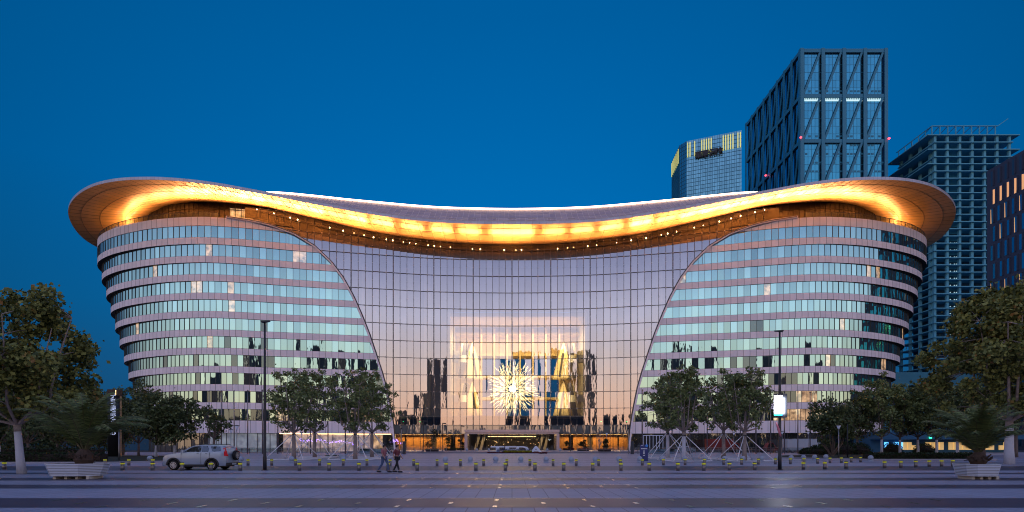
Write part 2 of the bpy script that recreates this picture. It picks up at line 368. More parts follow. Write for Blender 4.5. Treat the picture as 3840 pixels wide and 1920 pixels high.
# ================================================================== the convention centre
FC = [(0, 139), (11, 138.6), (22, 137.5), (33, 135.2), (42, 133.2), (49, 131.4), (56, 129.3), (61, 127.9), (66, 126.8), (71.5, 126.2), (77.5, 126.7), (84, 128), (92, 130.9), (98.6, 134.3), (104.5, 139), (108.5, 145), (110.5, 153), (110, 162), (106, 171), (98, 179), (88, 185), (70, 190), (40, 191), (0, 190)]
def resample(P, step):
    """walk a control curve in equal steps; returns rows"""
    fine = [crom(P, i * (len(P) - 1) / 1500) for i in range(1501)]
    out = [fine[0]]; acc = 0
    for a, b in zip(fine, fine[1:]):
        acc += math.hypot(b[0] - a[0], b[1] - a[1])
        if acc >= step: out.append(b); acc = 0
    return out
FINE = [crom(FC, i * (len(FC) - 1) / 3000) for i in range(3001)]
FRONT = [p for p in FINE[:1900] if p[1] < 139.5 and p[0] <= 106]
def FY(x):
    x = abs(x)
    for a, b in zip(FRONT, FRONT[1:]):
        if a[0] <= x <= b[0]: return a[1] + (b[1] - a[1]) * (x - a[0]) / max(b[0] - a[0], 1e-6)
    return FRONT[-1][1]
def hit(xd, yd):
    """display pixel (2576 wide) of the left half -> |X|, z on the facade"""
    xs, ys = xd * 3840 / 2576, yd * 3840 / 2576; k = abs(xs - 1914) / F_PX; X = 40.0
    for _ in range(60): X = .5 * X + .5 * k * FY(X)
    return X, hz(ys, FY(X))
ARCH = [hit(*p) for p in [(570, 550), (620, 556), (680, 570), (740, 592), (790, 622), (830, 660), (860, 700), (885, 745), (905, 790), (925, 840), (940, 885), (955, 930), (968, 975), (977, 1020), (985, 1065), (990, 1110), (993, 1142)]]
ARCH.sort(key=lambda p: p[1])
def arch_x(z):
    if z <= ARCH[0][1]: return ARCH[0][0]
    for a, b in zip(ARCH, ARCH[1:]):
        if a[1] <= z <= b[1]: return a[0] + (b[0] - a[0]) * (z - a[1]) / max(b[1] - a[1], 1e-6)
    return ARCH[-1][0]
PITCH = 4.2
def off(p, i, out=0.0):
    """plan point p of the facade moved in for storey i (and out by a small amount)"""
    x, y = p; k = 1 - .0225 * i
    x2 = 60 + (x - 60) * k if x > 60 else x
    y2 = y + .16 * i * sm(44, 60, x) * (1 if y < 158 else -1)
    cx, cy = (x2 - 62) / 45, (y2 - 158) / 32
    l = math.hypot(cx, cy) or 1
    if x > 66: return x2 + out * cx / l, y2 + out * cy / l
    return x2, y2 - out
center = empty('convention_center', (0, 139, 0), 0, 'wide convention centre with banded oval wings, glass hall and golden overhanging roof', 'convention centre')
CC = center
def cb(b, name, parent=None, smooth=False):           # build a part in world coordinates under the centre
    o = b.build(name, parent or CC, smooth)
    if parent is None: o.location = (-CC.location.x, -CC.location.y, 0)
    return o
WALL = resample(FC, 1.42)                              # pane joints along the facade
WALL = [p for p in WALL if not (p[0] < 75 and p[1] > 160)]
def run(z0, z1, i, out=0.0):
    """columns of (bottom point, top point) of a band between the arch and the back, for X>0"""
    cols = []; a0, a1 = arch_x(z0), arch_x(z1)
    a0 += .1; a1 += .1
    def P(x):
        q = off((x, FY(x)), i, out + .55); return q
    pts = [off(p, i, out + .55) for p in WALL]
    start = max(a0, a1)
    cols.append(((*P(a0), z0), (*P(a1), z1)))
    lo = min(a0, a1)
    if start - lo > 1.4:                               # slanting edge crosses several panes
        for p, q in zip(WALL, pts):
            if lo < p[0] < start and p[1] < 139:
                t = (p[0] - a0) / (a1 - a0)
                z = z0 + (z1 - z0) * t
                cols.append(((*q, z0), (*q, z)) if a1 > a0 else ((*q, z), (*q, z1)))
        cols.append(((*P(start), z0), (*P(start), z1)))
        cols[0] = ((*P(lo), z0 if a0 == lo else z1), (*P(lo), z0 if a0 == lo else z1))
    seen = False
    for p, q in zip(WALL, pts):
        if p[0] > start + .25 or seen or p[1] > 145: seen = True; cols.append(((*q, z0), (*q, z1)))
    return cols
def mirror(p, s): return (p[0] * s, p[1], p[2])
def band_quads(b, cols, s, gap, jitter, rnd, pick=None, push=0.0):
    k = 0
    for (b0, t0), (b1, t1) in zip(cols, cols[1:]):
        L = math.hypot(b1[0] - b0[0], b1[1] - b0[1])
        if L < .05: continue
        g = gap / L
        def mixp(p, q, t): return tuple(a + (c - a) * t for a, c in zip(p, q))
        q = [mixp(b0, b1, g), mixp(b0, b1, 1 - g), mixp(t0, t1, 1 - g), mixp(t0, t1, g)]
        nx, ny = (b1[1] - b0[1]) / L, -(b1[0] - b0[0]) / L
        tilt = rnd.gauss(0, jitter); tv = rnd.gauss(0, jitter)
        d = [-tilt - tv, tilt - tv, tilt + tv, -tilt + tv]
        q = [(p[0] + nx * (e + push), p[1] + ny * (e + push), p[2]) for p, e in zip(q, d)]
        q = [mirror(p, s) for p in q]
        if s < 0: q.reverse()
        if pick: b.use(pick(k, q))
        b.face(*q); k += 1
rnd = random.Random(11)
LIT = {(-1, 1): [(470, 480), (520, 545), (750, 770)], (-1, 3): [(480, 508), (580, 600)], (-1, 4): [(580, 600)], (-1, 6): [(530, 545)], (1, 9): [(1990, 2040)], (-1, 10): [(700, 740), (880, 960)], (1, 10): [(1940, 2060)], (-1, 2): [(388, 396)], (-1, 5): [(340, 348)]}
DARK = {(-1, 5): [(652, 675)], (-1, 6): [(574, 582), (660, 680)], (-1, 7): [(580, 598), (610, 636), (668, 690)], (-1, 8): [(583, 600), (612, 640)], (-1, 9): [(528, 548), (640, 665)], (-1, 10): [(560, 600), (640, 670)], (1, 5): [(1877, 1905)], (1, 7): [(1878, 1893)], (1, 8): [(1877, 1905), (1925, 1935), (1950, 1990)], (1, 9): [(1940, 1985), (2000, 2015)], (1, 10): [(1958, 2000), (1885, 1925)], (1, 11): [(1890, 2040)]}
for s in (-1, 1):
    side = 'left' if s < 0 else 'right'
    for i in range(0, 11):
        zb, zt = 49.4 - PITCH * i, 52.1 - PITCH * i
        cols = run(zb, zt, i)
        lit, dark = LIT.get((s, i), []), DARK.get((s, i), [])
        def pick(k, q, lit=lit, dark=dark, i=i):
            xd = (1914 + F_PX * q[0][0] / q[0][1]) * 2576 / 3840
            for a, c in lit:
                if a <= xd <= c: return 'wing_glass_lit'
            for a, c in dark:
                if a <= xd <= c: return 'wing_glass_clear'
            r = rnd.random()
            if i > 6 and r < .06: return 'wing_glass_clear'
            if r > .992: return 'wing_glass_lit'
            return 'wing_glass'
        b = MB(); band_quads(b, cols, s, .0, .006, rnd, pick)
        wb = cb(b, 'window_band')
        b = MB().use('frame_dark')
        for (p0, p1), (q0, q1) in zip(cols, cols[1:]):
            if q1[2] - q0[2] > .4:
                dx, dy = q0[0] - p0[0], q0[1] - p0[1]; L = math.hypot(dx, dy) or 1; nx, ny = dy / L * .05, -dx / L * .05
                b.bar(mirror((q0[0] + nx, q0[1] + ny, q0[2]), s), mirror((q1[0] + nx, q1[1] + ny, q1[2]), s), .068, .10, up=(s * nx, ny, 0))
            b.bar(mirror(p0, s), mirror(q0, s), .10); 
            b.bar(mirror(p1, s), mirror(q1, s), .12)
        b.build('mullions', wb)
        # spandrel below this ribbon of windows
        z1 = zb - .003; z0 = zb - 1.5 if i < 10 else 4.5
        cols = run(z0, z1, i, .10)
        b = MB().use('panel'); band_quads(b, cols, s, .03, .002, rnd)
        b.use('panel_backing'); band_quads(b, cols, s, 0, 0, rnd, push=-.07)
        b.use('slab_underside')
        c2 = run(z0, z1, i + 1, -.35)
        n_ = min(len(cols), len(c2)); A = cols[-n_:]; B = c2[-n_:]
        for k in range(n_ - 1):
            q = [A[k][0], A[k + 1][0], (B[k + 1][0][0], B[k + 1][0][1], z0), (B[k][0][0], B[k][0][1], z0)]
            if abs(A[k][0][2] - z0) > .05: continue
            b.face(*[mirror(p, s) for p in q])
        cb(b, 'spandrel')
    # parapet above the top windows, terrace deck and glass balustrade
    cols = run(52.103, 54.1, 0, .10)
    b = MB().use('panel'); band_quads(b, cols, s, .03, .002, rnd); b.use('panel_backing'); band_quads(b, cols, s, 0, 0, rnd, push=-.07)
    cb(b, 'parapet')
    b = MB().use('slab_underside')
    ring = [(*off(p, 0, .3), 53.6) for p in WALL if p[0] > 52]
    ring = [mirror(p, s) for p in ring] + [(s * 54, 188, 53.6)]
    b.face(*ring); cb(b, 'terrace_deck')
    b = MB(); fr = MB().use('frame_dark')
    pts = [(*off(p, 0, .35), 54.1) for p in WALL if p[0] > 66.5]
    for k, (p, q) in enumerate(zip(pts, pts[1:])):
        p, q = mirror(p, s), mirror(q, s)
        b.use('balustrade_glass').face(p, q, (q[0], q[1], 55.3), (p[0], p[1], 55.3))
        fr.bar(p, (p[0], p[1], 55.35), .08); fr.bar((p[0], p[1], 55.35), (q[0], q[1], 55.35), .09)
    o = cb(b, 'balustrade'); fr.build('handrail', o)
    # ground floor glazing
    cols = run(0.0, 4.5, 11, -.6)
    def pick(k, q, s=s):
        xd = (1914 + F_PX * q[0][0] / q[0][1]) * 2576 / 3840
        if s < 0:
            if 935 < xd < 975: return 'wing_glass_lit'
            if 660 < xd < 672 or 706 < xd < 718: return 'dark_glass'
            if 706 <= xd <= 935: return 'frosted_panel_warm'
            if 530 < xd <= 706: return 'frosted_panel'
            return 'dark_glass'
        return 'dark_glass'
    b = MB(); band_quads(b, cols, s, .0, .006, rnd, pick)
    wb = cb(b, 'ground_floor_glazing')
    b = MB().use('frame_dark')
    for k, (p0, p1) in enumerate(cols):
        if k % 2 == 0: b.bar(mirror(p0, s), mirror(p1, s), .14)
        if k: b.bar(mirror(cols[k - 1][1], s), mirror(p1, s), .16); b.bar(mirror(cols[k - 1][0], s), mirror(p0, s), .12)
    b.build('mullions', wb)
    # arch trim where the wing meets the hall
    b = MB().use('panel'); pp = []
    for k in range(121):
        z = 4.5 + (ARCH[-1][1] - 4.5) * k / 120; x = arch_x(z); pp.append((s * x, FY(x) - .75, z))
    pp = [(s * arch_x(0), FY(arch_x(0)) - .75, 0)] + pp
    for k in range(len(pp) - 1): b.bar(pp[k], pp[k + 1], .42, 1.0, up=(0, 1, 0))
    b.use('frame_dark')
    for k in range(len(pp) - 1):
        a, c = pp[k], pp[k + 1]; b.bar((a[0] - s * .30, a[1] - .1, a[2]), (c[0] - s * .30, c[1] - .1, c[2]), .16, .8, up=(0, 1, 0))
    cb(b, 'arch_trim')
# strip light above the warm ground-floor windows (left)
b = MB().use('warm_light'); xs = [x for x in range(30, 56)]
for x0, x1 in zip(xs, xs[1:]): b.bar((-x0, FY(x0) - .2, 4.36), (-x1, FY(x1) - .2, 4.36), .12)
cb(b, 'strip_light')
# ---- roof: rim, soffit, sloping upper roof
RIM = [(0, 128, 53.4), (11, 127.7, 53.4), (22, 126.5, 53.6), (33, 124, 54.2), (42, 121.6, 54.9), (49, 119.5, 55.5), (56, 117.5, 56.1), (63, 115.8, 56.7), (70, 115, 57.2), (77, 115.2, 57.6), (85, 117, 58.1), (93, 120.5, 58.4), (101, 126, 58.4), (108, 133, 58.3), (113, 141, 57.7), (116.5, 150, 57.5), (117.5, 160, 57.8), (115, 172, 57.8), (107, 183, 57.8), (95, 192, 57.6), (78, 199, 57), (45, 201, 55), (0, 200, 53.5)]
INN = [(0, 139, 52.6), (11, 138.6, 52.8), (22, 137.5, 53.4), (33, 135.3, 54.2), (42, 133.3, 55.5), (49, 131.5, 56.6), (56, 130.0, 57.8), (61, 129.7, 58.5), (67, 129.8, 59.1), (73, 131, 59.9), (79, 132.6, 60.5), (85, 135.2, 61), (90, 138.5, 61.2), (94, 141.5, 61.2), (97, 146, 61), (99, 152, 60.6), (99, 160, 60.2), (97, 169, 60), (91, 177, 60), (82, 182, 60), (70, 187, 59), (40, 189, 56), (0, 188, 54)]
NU, NV = 176, 10
def roof_pt(u, v, drop=0):
    t = u * (len(RIM) - 1); a = crom(INN, t); c = crom(RIM, t)
    z = a[2] + (c[2] - a[2]) * v - .9 * math.sin(PI * v) * (1 - .4 * v) * 1.0
    return (a[0] + (c[0] - a[0]) * v, a[1] + (c[1] - a[1]) * v, z - drop)
b = MB(); rim = MB(); slope = MB(); strip = MB().use('strip_light')
TOPZ = 62.2
def top_pt(u):
    a = crom(INN, u * (len(RIM) - 1)); cx, cy = a[0], a[1] - 158; return (a[0] * .985, a[1] + (1.6 if a[1] < 158 else -1.6), TOPZ)
for s in (-1, 1):
    V = []
    b.use('soffit'); base = len(b.v)
    for iu in range(NU + 1):
        for iv in range(NV + 1): b.v.append(mirror(roof_pt(iu / NU, iv / NV), s))
    for iu in range(NU):
        for iv in range(NV):
            p = base + iu * (NV + 1) + iv; q = p + NV + 1
            f = (p, p + 1, q + 1, q); b.f.append(f if s > 0 else f[::-1]); b.m.append(b.cur)
    rim.use('rim')
    for iu in range(NU):
        p = mirror(roof_pt(iu / NU, 1), s); q = mirror(roof_pt((iu + 1) / NU, 1), s); d = .012
        pa = tuple(a + (c - a) * d for a, c in zip(p, q)); qa = tuple(a + (c - a) * (1 - d) for a, c in zip(p, q))
        rim.use('rim').face(pa, qa, (qa[0], qa[1], qa[2] + .62), (pa[0], pa[1], pa[2] + .62))
        rim.use('seam').face((p[0], p[1] + .05, p[2]), (q[0], q[1] + .05, q[2]), (q[0], q[1] + .05, q[2] + .60), (p[0], p[1] + .05, p[2] + .60))
        # upper roof
        u0, u1 = iu / NU, (iu + 1) / NU
        t0, t1 = mirror(top_pt(u0), s), mirror(top_pt(u1), s)
        p2 = (p[0], p[1], p[2] + .62); q2 = (q[0], q[1], q[2] + .62)
        def lift(a, c, t, h): return (a[0] + (c[0] - a[0]) * t, a[1] + (c[1] - a[1]) * t, a[2] + (c[2] - a[2]) * t + h)
        for k in range(6):
            ta, tb = (k / 6) ** 1.0, ((k + 1) / 6) ** 1.0
            h = lambda t: -1.3 * math.sin(PI * t)
            g = .02
            quad = [lift(p2, t0, ta + g * .5, h(ta)), lift(q2, t1, ta + g * .5, h(ta)), lift(q2, t1, tb, h(tb)), lift(p2, t0, tb, h(tb))]
            slope.use('roof_sheet').face(*quad)
            slope.use('pale_seam').bar(quad[0], quad[3], .10); 
            if k: slope.use('pale_seam').bar(quad[0], quad[1], .07)
        m0 = (t0[0], t0[1], t0[2]); slope.use('roof_sheet').face(t0, t1, (0, 158, TOPZ + .5))
        if abs(t0[0]) < 58.5 and t0[1] < 150:
            strip.bar((t0[0], t0[1] - .15, TOPZ + .12), (t1[0], t1[1] - .15, TOPZ + .12), .30, .24)
so = cb(b, 'soffit', smooth=True)
b = MB().use('seam')                                    # panel joints of the soffit
for s in (-1, 1):
    for iu in range(0, NU, 2):
        for iv in range(NV): b.bar(mirror(roof_pt(iu / NU, iv / NV, .03), s), mirror(roof_pt(iu / NU, (iv + 1) / NV, .03), s), .05, .03)
    for v in (.3, .62, .85):
        for iu in range(NU): b.bar(mirror(roof_pt(iu / NU, v, .03), s), mirror(roof_pt((iu + 1) / NU, v, .03), s), .06, .03)
b.build('panel_joints', so)
slope.use('pale_seam')                               # small hatches along the front slope
for k in range(-4, 5):
    x = k * 4.75; 
    slope.bar((x - 1, 129.6, 54.9), (x + 1, 129.6, 54.9), .12); slope.bar((x - 1, 130.9, 55.9), (x + 1, 130.9, 55.9), .12)
    slope.bar((x - 1, 129.6, 54.9), (x - 1, 130.9, 55.9), .12); slope.bar((x + 1, 129.6, 54.9), (x + 1, 130.9, 55.9), .12)
ro = cb(rim, 'roof_rim'); cb(slope, 'upper_roof'); cb(strip, 'edge_light')
# drum glazing under the soffit, above the terraces
for s in (-1, 1):
    b = MB(); fr = MB().use('frame_dark')
    dr = [p for p in resample(INN, 1.42) if p[0] > 59 or (p[1] > 160 and p[0] > 22)]
    for p, q in zip(dr, dr[1:]):
        if math.hypot(p[0] - q[0], p[1] - q[1]) > 4: continue
        a, c = mirror(p, s), mirror(q, s); xd = (1914 + F_PX * a[0] / a[1]) * 2576 / 3840
        lit = s < 0 and 575 < xd < 668 and p[1] < 150
        zl = 51.5 if p[0] > 52 else 0
        b.use('drum_glass').face((a[0], a[1], zl), (c[0], c[1], zl), (c[0], c[1], c[2] + .1), (a[0], a[1], a[2] + .1))
        if lit: b.use('wing_glass_lit').face((a[0], a[1] - .06, zl), (c[0], c[1] - .06, zl), (c[0], c[1] - .06, c[2] - 1.2), (a[0], a[1] - .06, a[2] - 1.2))
        fr.bar((a[0], a[1] - .08, zl), (a[0], a[1] - .08, a[2]), .09); fr.bar((a[0], a[1] - .1, a[2] - 1.6), (c[0], c[1] - .1, c[2] - 1.6), .12)
    o = cb(b, 'drum_glazing'); fr.build('mullions', o)
# ---- hall curtain wall
ROWS = [0, 4.5, 6.7] + [6.7 + PITCH * k for k in range(1, 13)]
XC = [k * 1.64 for k in range(-38, 39)]
def in_z(x): 
    x = abs(x)
    for a, c in zip(INN, INN[1:]):
        if a[0] <= x <= c[0]: return a[2] + (c[2] - a[2]) * (x - a[0]) / (c[0] - a[0])
    return 58
g = MB().use('hall_glass'); fr = MB().use('cable'); nd = MB().use('node_steel'); sg = MB().use('spandrel_glass'); refl_band = MB().use('drum_glass')
for x0, x1 in zip(XC, XC[1:]):
    for z0, z1 in zip(ROWS, ROWS[1:]):
        top = min(z1, in_z((x0 + x1) / 2) + .05)
        if z0 >= top: continue
        if min(abs(x0), abs(x1)) > arch_x(z0) + 1.7 and min(abs(x0), abs(x1)) > arch_x(top) + 1.7: continue
        if z0 == 0 and -11.7 < (x0 + x1) / 2 < 11.7: continue
        y0, y1 = FY(x0), FY(x1); t = [rnd.gauss(0, .0035) for _ in range(2)]
        q = ((x0, y0 - t[0] - t[1], z0), (x1, y1 + t[0] - t[1], z0), (x1, y1 + t[0] + t[1], top), (x0, y0 - t[0] + t[1], top))
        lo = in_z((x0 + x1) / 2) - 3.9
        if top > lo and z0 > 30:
            zl = max(z0, lo); refl_band.face((x0, y0 - .01, zl), (x1, y1 - .01, zl), (x1, y1 - .01, top), (x0, y0 - .01, top))  # dim soffit reflection painted as a darker strip of glass
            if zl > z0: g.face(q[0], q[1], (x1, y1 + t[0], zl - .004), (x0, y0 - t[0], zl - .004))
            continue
        if z0 == 4.5: sg.face(*q)
        elif z0 == 0: g.use('entry_glass').face(*q); g.use('hall_glass')
        else: g.face(*q)
for x in XC:
    if abs(x) > 60: continue
    zt = in_z(x); zb = 0
    if abs(x) > arch_x(0): 
        zb = next((z / 4 for z in range(0, 240) if arch_x(z / 4) > abs(x) - .3), None)
        if zb is None: continue
    if abs(x) < 11.4: zb = 4.5
    w = .22 if round(x / 1.64) % 6 == 0 and abs(x) < 50 else .09
    fr.bar((x, FY(x) - .10, zb), (x, FY(x) - .10, zt), w, .12, up=(0, 1, 0))
    for z in ROWS[1:]:
        if zb < z < zt:
            nd.bar((x - .16, FY(x) - .2, z - .16), (x + .16, FY(x) - .2, z + .16), .06); nd.bar((x - .16, FY(x) - .2, z + .16), (x + .16, FY(x) - .2, z - .16), .06)
        if z > 6 and zb < z + 2.1 < zt: nd.bar((x - .09, FY(x) - .2, z + 2.1), (x + .09, FY(x) - .2, z + 2.1), .28, .05)
for z in ROWS[1:]:
    lim = min(arch_x(z), 60)
    for x0, x1 in zip(XC, XC[1:]):
        if max(abs(x0), abs(x1)) > lim + 1.2 or z > in_z(x0): continue
        fr.bar((x0, FY(x0) - .12, z), (x1, FY(x1) - .12, z), .10)
rail = MB().use('cable')
for k in range(-60, 60):                               # service rail with lamps just under the soffit
    x0, x1 = k, k + 1; rail.bar((x0, FY(x0) - .5, in_z(x0) - 1.75), (x1, FY(x1) - .5, in_z(x1) - 1.75), .14)
cw = cb(g, 'curtain_wall'); fr.build('cable_grid', cw); nd.build('glass_fixings', cw); sg.build('spandrel_glass', cw); refl_band.build('dark_reflection_band', cw)
b = rail
for x in [-59.5, -56, -52.6, -51, -44, -41, -38.5, -36.2, -34, -31, -29.5, -27, -25.5, -24, -21, -19.5, -18, -15.5, -10, -8, -2, 1, 2.4, 6.5, 11.5, 14, 15.5, 19, 21.2, 26, 29.5, 33, 36.5, 38, 40, 44, 46, 49.5, 52, 54, 57, 59]:
    r = .07 + .07 * random.random(); b.use('lamp_glow').lathe([(r * .5, -r), (r, 0), (r * .5, r)], 8, (x, FY(x) - .75, in_z(x) - 1.65))
cb(b, 'lamp_rail')
# uplights that wash the soffit
def spot(loc, target, energy, col, size=R(150), rad=.25, blend=.8):
    l = bpy.data.lights.new('uplight', 'SPOT'); l.energy = energy; l.color = col; l.spot_size = size; l.spot_blend = blend; l.shadow_soft_size = rad
    o = bpy.data.objects.new('uplight', l); COL.objects.link(o); o.location = loc
    o.rotation_euler = (Vector(target) - Vector(loc)).to_track_quat('-Z', 'Y').to_euler(); return o
U = 23
for s in (-1, 1):
    for k in range(U):
        t = (k + .5) / U * 14.6                        # control index up to the ends of the ring
        a = crom(INN, t); c = crom(RIM, t); f = .36 - .14 * sm(8.5, 11, t)
        x, y = a[0] + (c[0] - a[0]) * f, a[1] + (c[1] - a[1]) * f
        e = 1250 * (1 - .55 * sm(8.0, 10.8, t)) * random.uniform(.6, 1.3)
        a2 = crom(INN, t + .2); c2 = crom(RIM, t + .2); tx, ty = s * (a2[0] + (c2[0] - a2[0]) * f - x), a2[1] + (c2[1] - a2[1]) * f - y
        l = bpy.data.lights.new('uplight', 'AREA'); l.shape = 'RECTANGLE'; l.size = 5.2 if t < 12 else 3.5; l.size_y = .5 + .9 * sm(8, 10, t); l.energy = e; l.color = (1, .50, .22); l.spread = R(165)
        o = bpy.data.objects.new('uplight', l); COL.objects.link(o); o.location = (s * x, y, a[2] - 4.0)
        X = Vector((tx, ty, 0)).normalized(); N = Vector((s * (c[0] - a[0]), c[1] - a[1], 0)).normalized(); Zd = (Vector((0, 0, 1)) * .85 + N * .5).normalized()
        Yd = Zd.cross(X).normalized(); X = Yd.cross(Zd); mm_ = Matrix((X, Yd, -(-Zd))).transposed()
        mm_ = Matrix((X, -Yd, -Zd)).transposed(); o.rotation_euler = mm_.to_euler()
# ---- hall interior: pale inner wall with the tall lit opening, floors, escalator towers
b = MB().use('kerb')
for x0, x1, z0, z1 in ((-44, -17.5, 9.2, 50), (20.5, 44, 9.2, 50), (-17.5, 20.5, 38, 50)):
    b.box(x0, x1, 149.0, 149.6, z0, z1)
b.use('stone_white')
for x in (-40, -31.5, -23, 26, 33, 40): b.box(x - .8, x + .8, 148.2, 148.997, 9.2, 50)
b.box(-17.5, -17.0, 149.61, 168, 4, 38); b.box(20.0, 20.5, 149.61, 168, 4, 38)
cb(b, 'inner_wall')
b = MB().use('hall_wall')
for z in (9.2, 15.8, 22.3, 28.8, 35.0): b.box(-16.9, 19.9, 162, 167.8, z - .7, z)
b.box(-16.9, 19.9, 150, 168, 36.9, 38)
b.box(-16.9, -9, 166, 166.6, 4, 36.89); b.box(14.2, 19.9, 166, 166.6, 4, 36.89); b.box(-8.99, 14.19, 166, 166.6, 28.8, 36.89)
for x in (-9, -5.2, -1.4, 2.4, 6.2, 10, 14): b.box(x - .2, x + .2, 161.2, 161.6, 8, 36)
for z in (14.2, 21, 27.6): b.use('stone_white').box(14.3, 19.98, 157.5, 161.1, z, z + 1.3); b.box(-16.98, -12, 157.5, 161.1, z, z + 1.3)
b.use('stone_white').box(-44, 44, 140.2, 149.6, 8.9, 9.2)
b.use('hall_dark').box(-44, 44, 149.7, 150.0, 0, 8.9)
cb(b, 'hall_floors')
for s in (-1, 1):                                      # folded white escalator towers, three levels each
    b = MB()
    for k, z in enumerate((9.2, 20.2)):
        x = -11.3 if s < 0 else 14.6
        A = [(x - s * 3.0, z + .2), (x + s * 1.1, z + .2), (x + s * 1.0, z + 6.0), (x - s * .2, z + 10.2), (x - s * 1.5, z + 6.6)]
        for y0, y1 in ((152, 152.8), (156, 156.8)):
            vs = [(p[0], y0, p[1]) for p in A] + [(p[0], y1, p[1]) for p in A]; n_ = len(A)
            b.use('gold_cladding').mesh(vs, [tuple(range(n_)), tuple(range(n_, 2 * n_))[::-1]] + [(i, (i + 1) % n_, n_ + (i + 1) % n_, n_ + i) for i in range(n_)])
        b.use('hall_dark').bar((x - s * .4, 151.9, z + 7), (x - s * 1.4, 151.9, z + .3), .5, .12, up=(0, 1, 0))
        b.use('hall_dark').bar((x + s * 1.3, 152.5, z + 9.6), (x + s * 3.1, 152.5, z + .3), 1.1, 3)
        b.use('gold_cladding').bar((x + s * 2.3, 152.0, z + 9.4), (x + s * 4.0, 152.0, z + .3), .5, 3.4)
        b.use('stone_white').box(min(x + s * 1.2, x + s * 5.2), max(x + s * 1.2, x + s * 5.2), 150.6, 151.9, z + 4.3, z + 6.2)
    cb(b, 'escalator_tower')
b = MB().use('wood')                                   # lobby behind the entrance glass
for s in (-1, 1):
    for x0, x1 in ((12, 15.0), (16.2, 20), (21.4, 28), (28.4, 31)): b.box(min(s * x0, s * x1), max(s * x0, s * x1), 145, 145.4, .38, 4.4)
    b.use('hall_dark').box(min(s * 20.05, s * 21.35), max(s * 20.05, s * 21.35), 145.1, 145.3, .38, 4.3); b.use('wood')
b.box(-31, 31, 139.9, 146, 4.42, 4.5)
for x in (-9.2, -7.8, 7.8, 9.2): b.use('stone_white').bar((x - .6, 146, .4), (x + .5, 146, 4.4), .7, .5)
b.use('hall_dark').box(-7, 7, 148, 148.3, .38, 4.4)
b.use('warm_light').box(-6.5, 6.5, 147.8, 147.9, 3.9, 4.1)
for k in range(26):
    x = rnd.uniform(-7, 7.4); z = rnd.uniform(1.4, 3.3); b.use('warm_light').box(x, x + .09, 147.7, 147.75, z, z + .09)
cb(b, 'lobby')
for x, z, y in ((-29.6, 7.9, 148), (-25, 7.9, 148), (-7.6, 3.9, 146.5), (3.4, 3.9, 146.5), (24, 7.9, 148), (31, 7.9, 148)): cb(MB().use('green_exit').box(x, x + .22, y, y + .05, z, z + .16), 'exit_light')
def area(loc, rot, sx, sy, energy, col):
    l = bpy.data.lights.new('hall_light', 'AREA'); l.shape = 'RECTANGLE'; l.size = sx; l.size_y = sy; l.energy = energy; l.color = col
    o = bpy.data.objects.new('hall_light', l); COL.objects.link(o); o.location = loc; o.rotation_euler = rot; return o
area((1.5, 157, 34.5), (0, 0, 0), 30, 8, 8000, (1, .72, .34))
area((1.5, 149.8, 20), (R(90), 0, 0), 30, 18, 6500, (1, .72, .34))
for s in (-1, 1):
    area((s * 21.5, 143.6, 4.3), (R(-18), 0, 0), 17, 1.2, 1900, (1, .55, .16)); area((1.5 + s * 13, 149.5, 30), (R(60), 0, 0), 5, 3, 1100, (1, .72, .36))
area((0, 144, 4.3), (R(-10), 0, 0), 18, 1.2, 500, (1, .68, .36))
# ---- entrance canopy
cn = empty('x', (0, 0, 0)); bpy.data.objects.remove(cn)
b = MB().use('canopy_metal').box(-11.4, 11.4, 131.0, 138.9, 4.75, 5.35); b.box(-11.2, 11.2, 131.3, 138.9, 4.35, 4.747)
b.box(-11.4, -10.7, 131.2, 138.6, .38, 4.347); b.box(10.7, 11.4, 131.2, 138.6, .38, 4.347)
co = cb(b, 'entrance_canopy')
b = MB()
for k in range(12):
    x0 = -10.6 + k * 21.2 / 12; x1 = x0 + 21.2 / 12; b.use('entry_glass').face((x0, 136.5, .38), (x1, 136.5, .38), (x1, 136.5, 4.33), (x0, 136.5, 4.33))
    b.use('frame_dark').bar((x0, 136.45, .38), (x0, 136.45, 4.33), .12)
b.use('frame_dark').bar((-10.6, 136.45, 3.9), (10.6, 136.45, 3.9), .18)
b.build('doors', co)
# floors and roof body behind, so the wings read solid
b = MB().use('hall_dark')
for s in (-1, 1):
    b.box(min(s * 46, s * 80), max(s * 46, s * 80), 150, 176, 0, 53); b.box(min(s * 20, s * 46), max(s * 20, s * 46), 170, 186, 0, 53)
b.box(-46, 46, 140.4, 186, 50, 50.4)
cb(b, 'core_walls')
# ---- the burst chandelier
ch = empty('chandelier', (.2, 156.0, 17.6), 0, 'glowing burst chandelier of crystal spikes hanging inside the glass hall', 'chandelier')
b = MB().use('crystal'); rr = random.Random(3)
for k in range(760):
    th = rr.uniform(0, 2 * PI); ph = math.acos(rr.uniform(-1, 1)); d = Vector((math.sin(ph) * math.cos(th), .6 * math.sin(ph) * math.sin(th), math.cos(ph) * 1.05))
    r0 = 1.0 + 5.6 * rr.random() ** .9; p = d * r0; q = d * (r0 + rr.uniform(.8, 2.6)); m_ = p.lerp(q, .3); w_ = .075 if r0 > 3 else .055
    x = d.cross(Vector((0, 0, 1))).normalized() * w_; y = d.cross(x).normalized() * w_
    b.mesh([p, m_ + x, m_ + y, m_ - x, m_ - y, q], [(0, 1, 2), (0, 2, 3), (0, 3, 4), (0, 4, 1), (5, 2, 1), (5, 3, 2), (5, 4, 3), (5, 1, 4)])
b.build('crystal_spikes', ch)
b = MB().use('chandelier_core').lathe([(.1, -1.3), (.7, -.8), (1.1, 0), (.8, .8), (.1, 1.3)], 14); b.build('glowing_core', ch, True)
b = MB().use('cable').tube([(0, 0, 1.9), (0, 0, 20)], .06, 5); b.build('cable', ch)
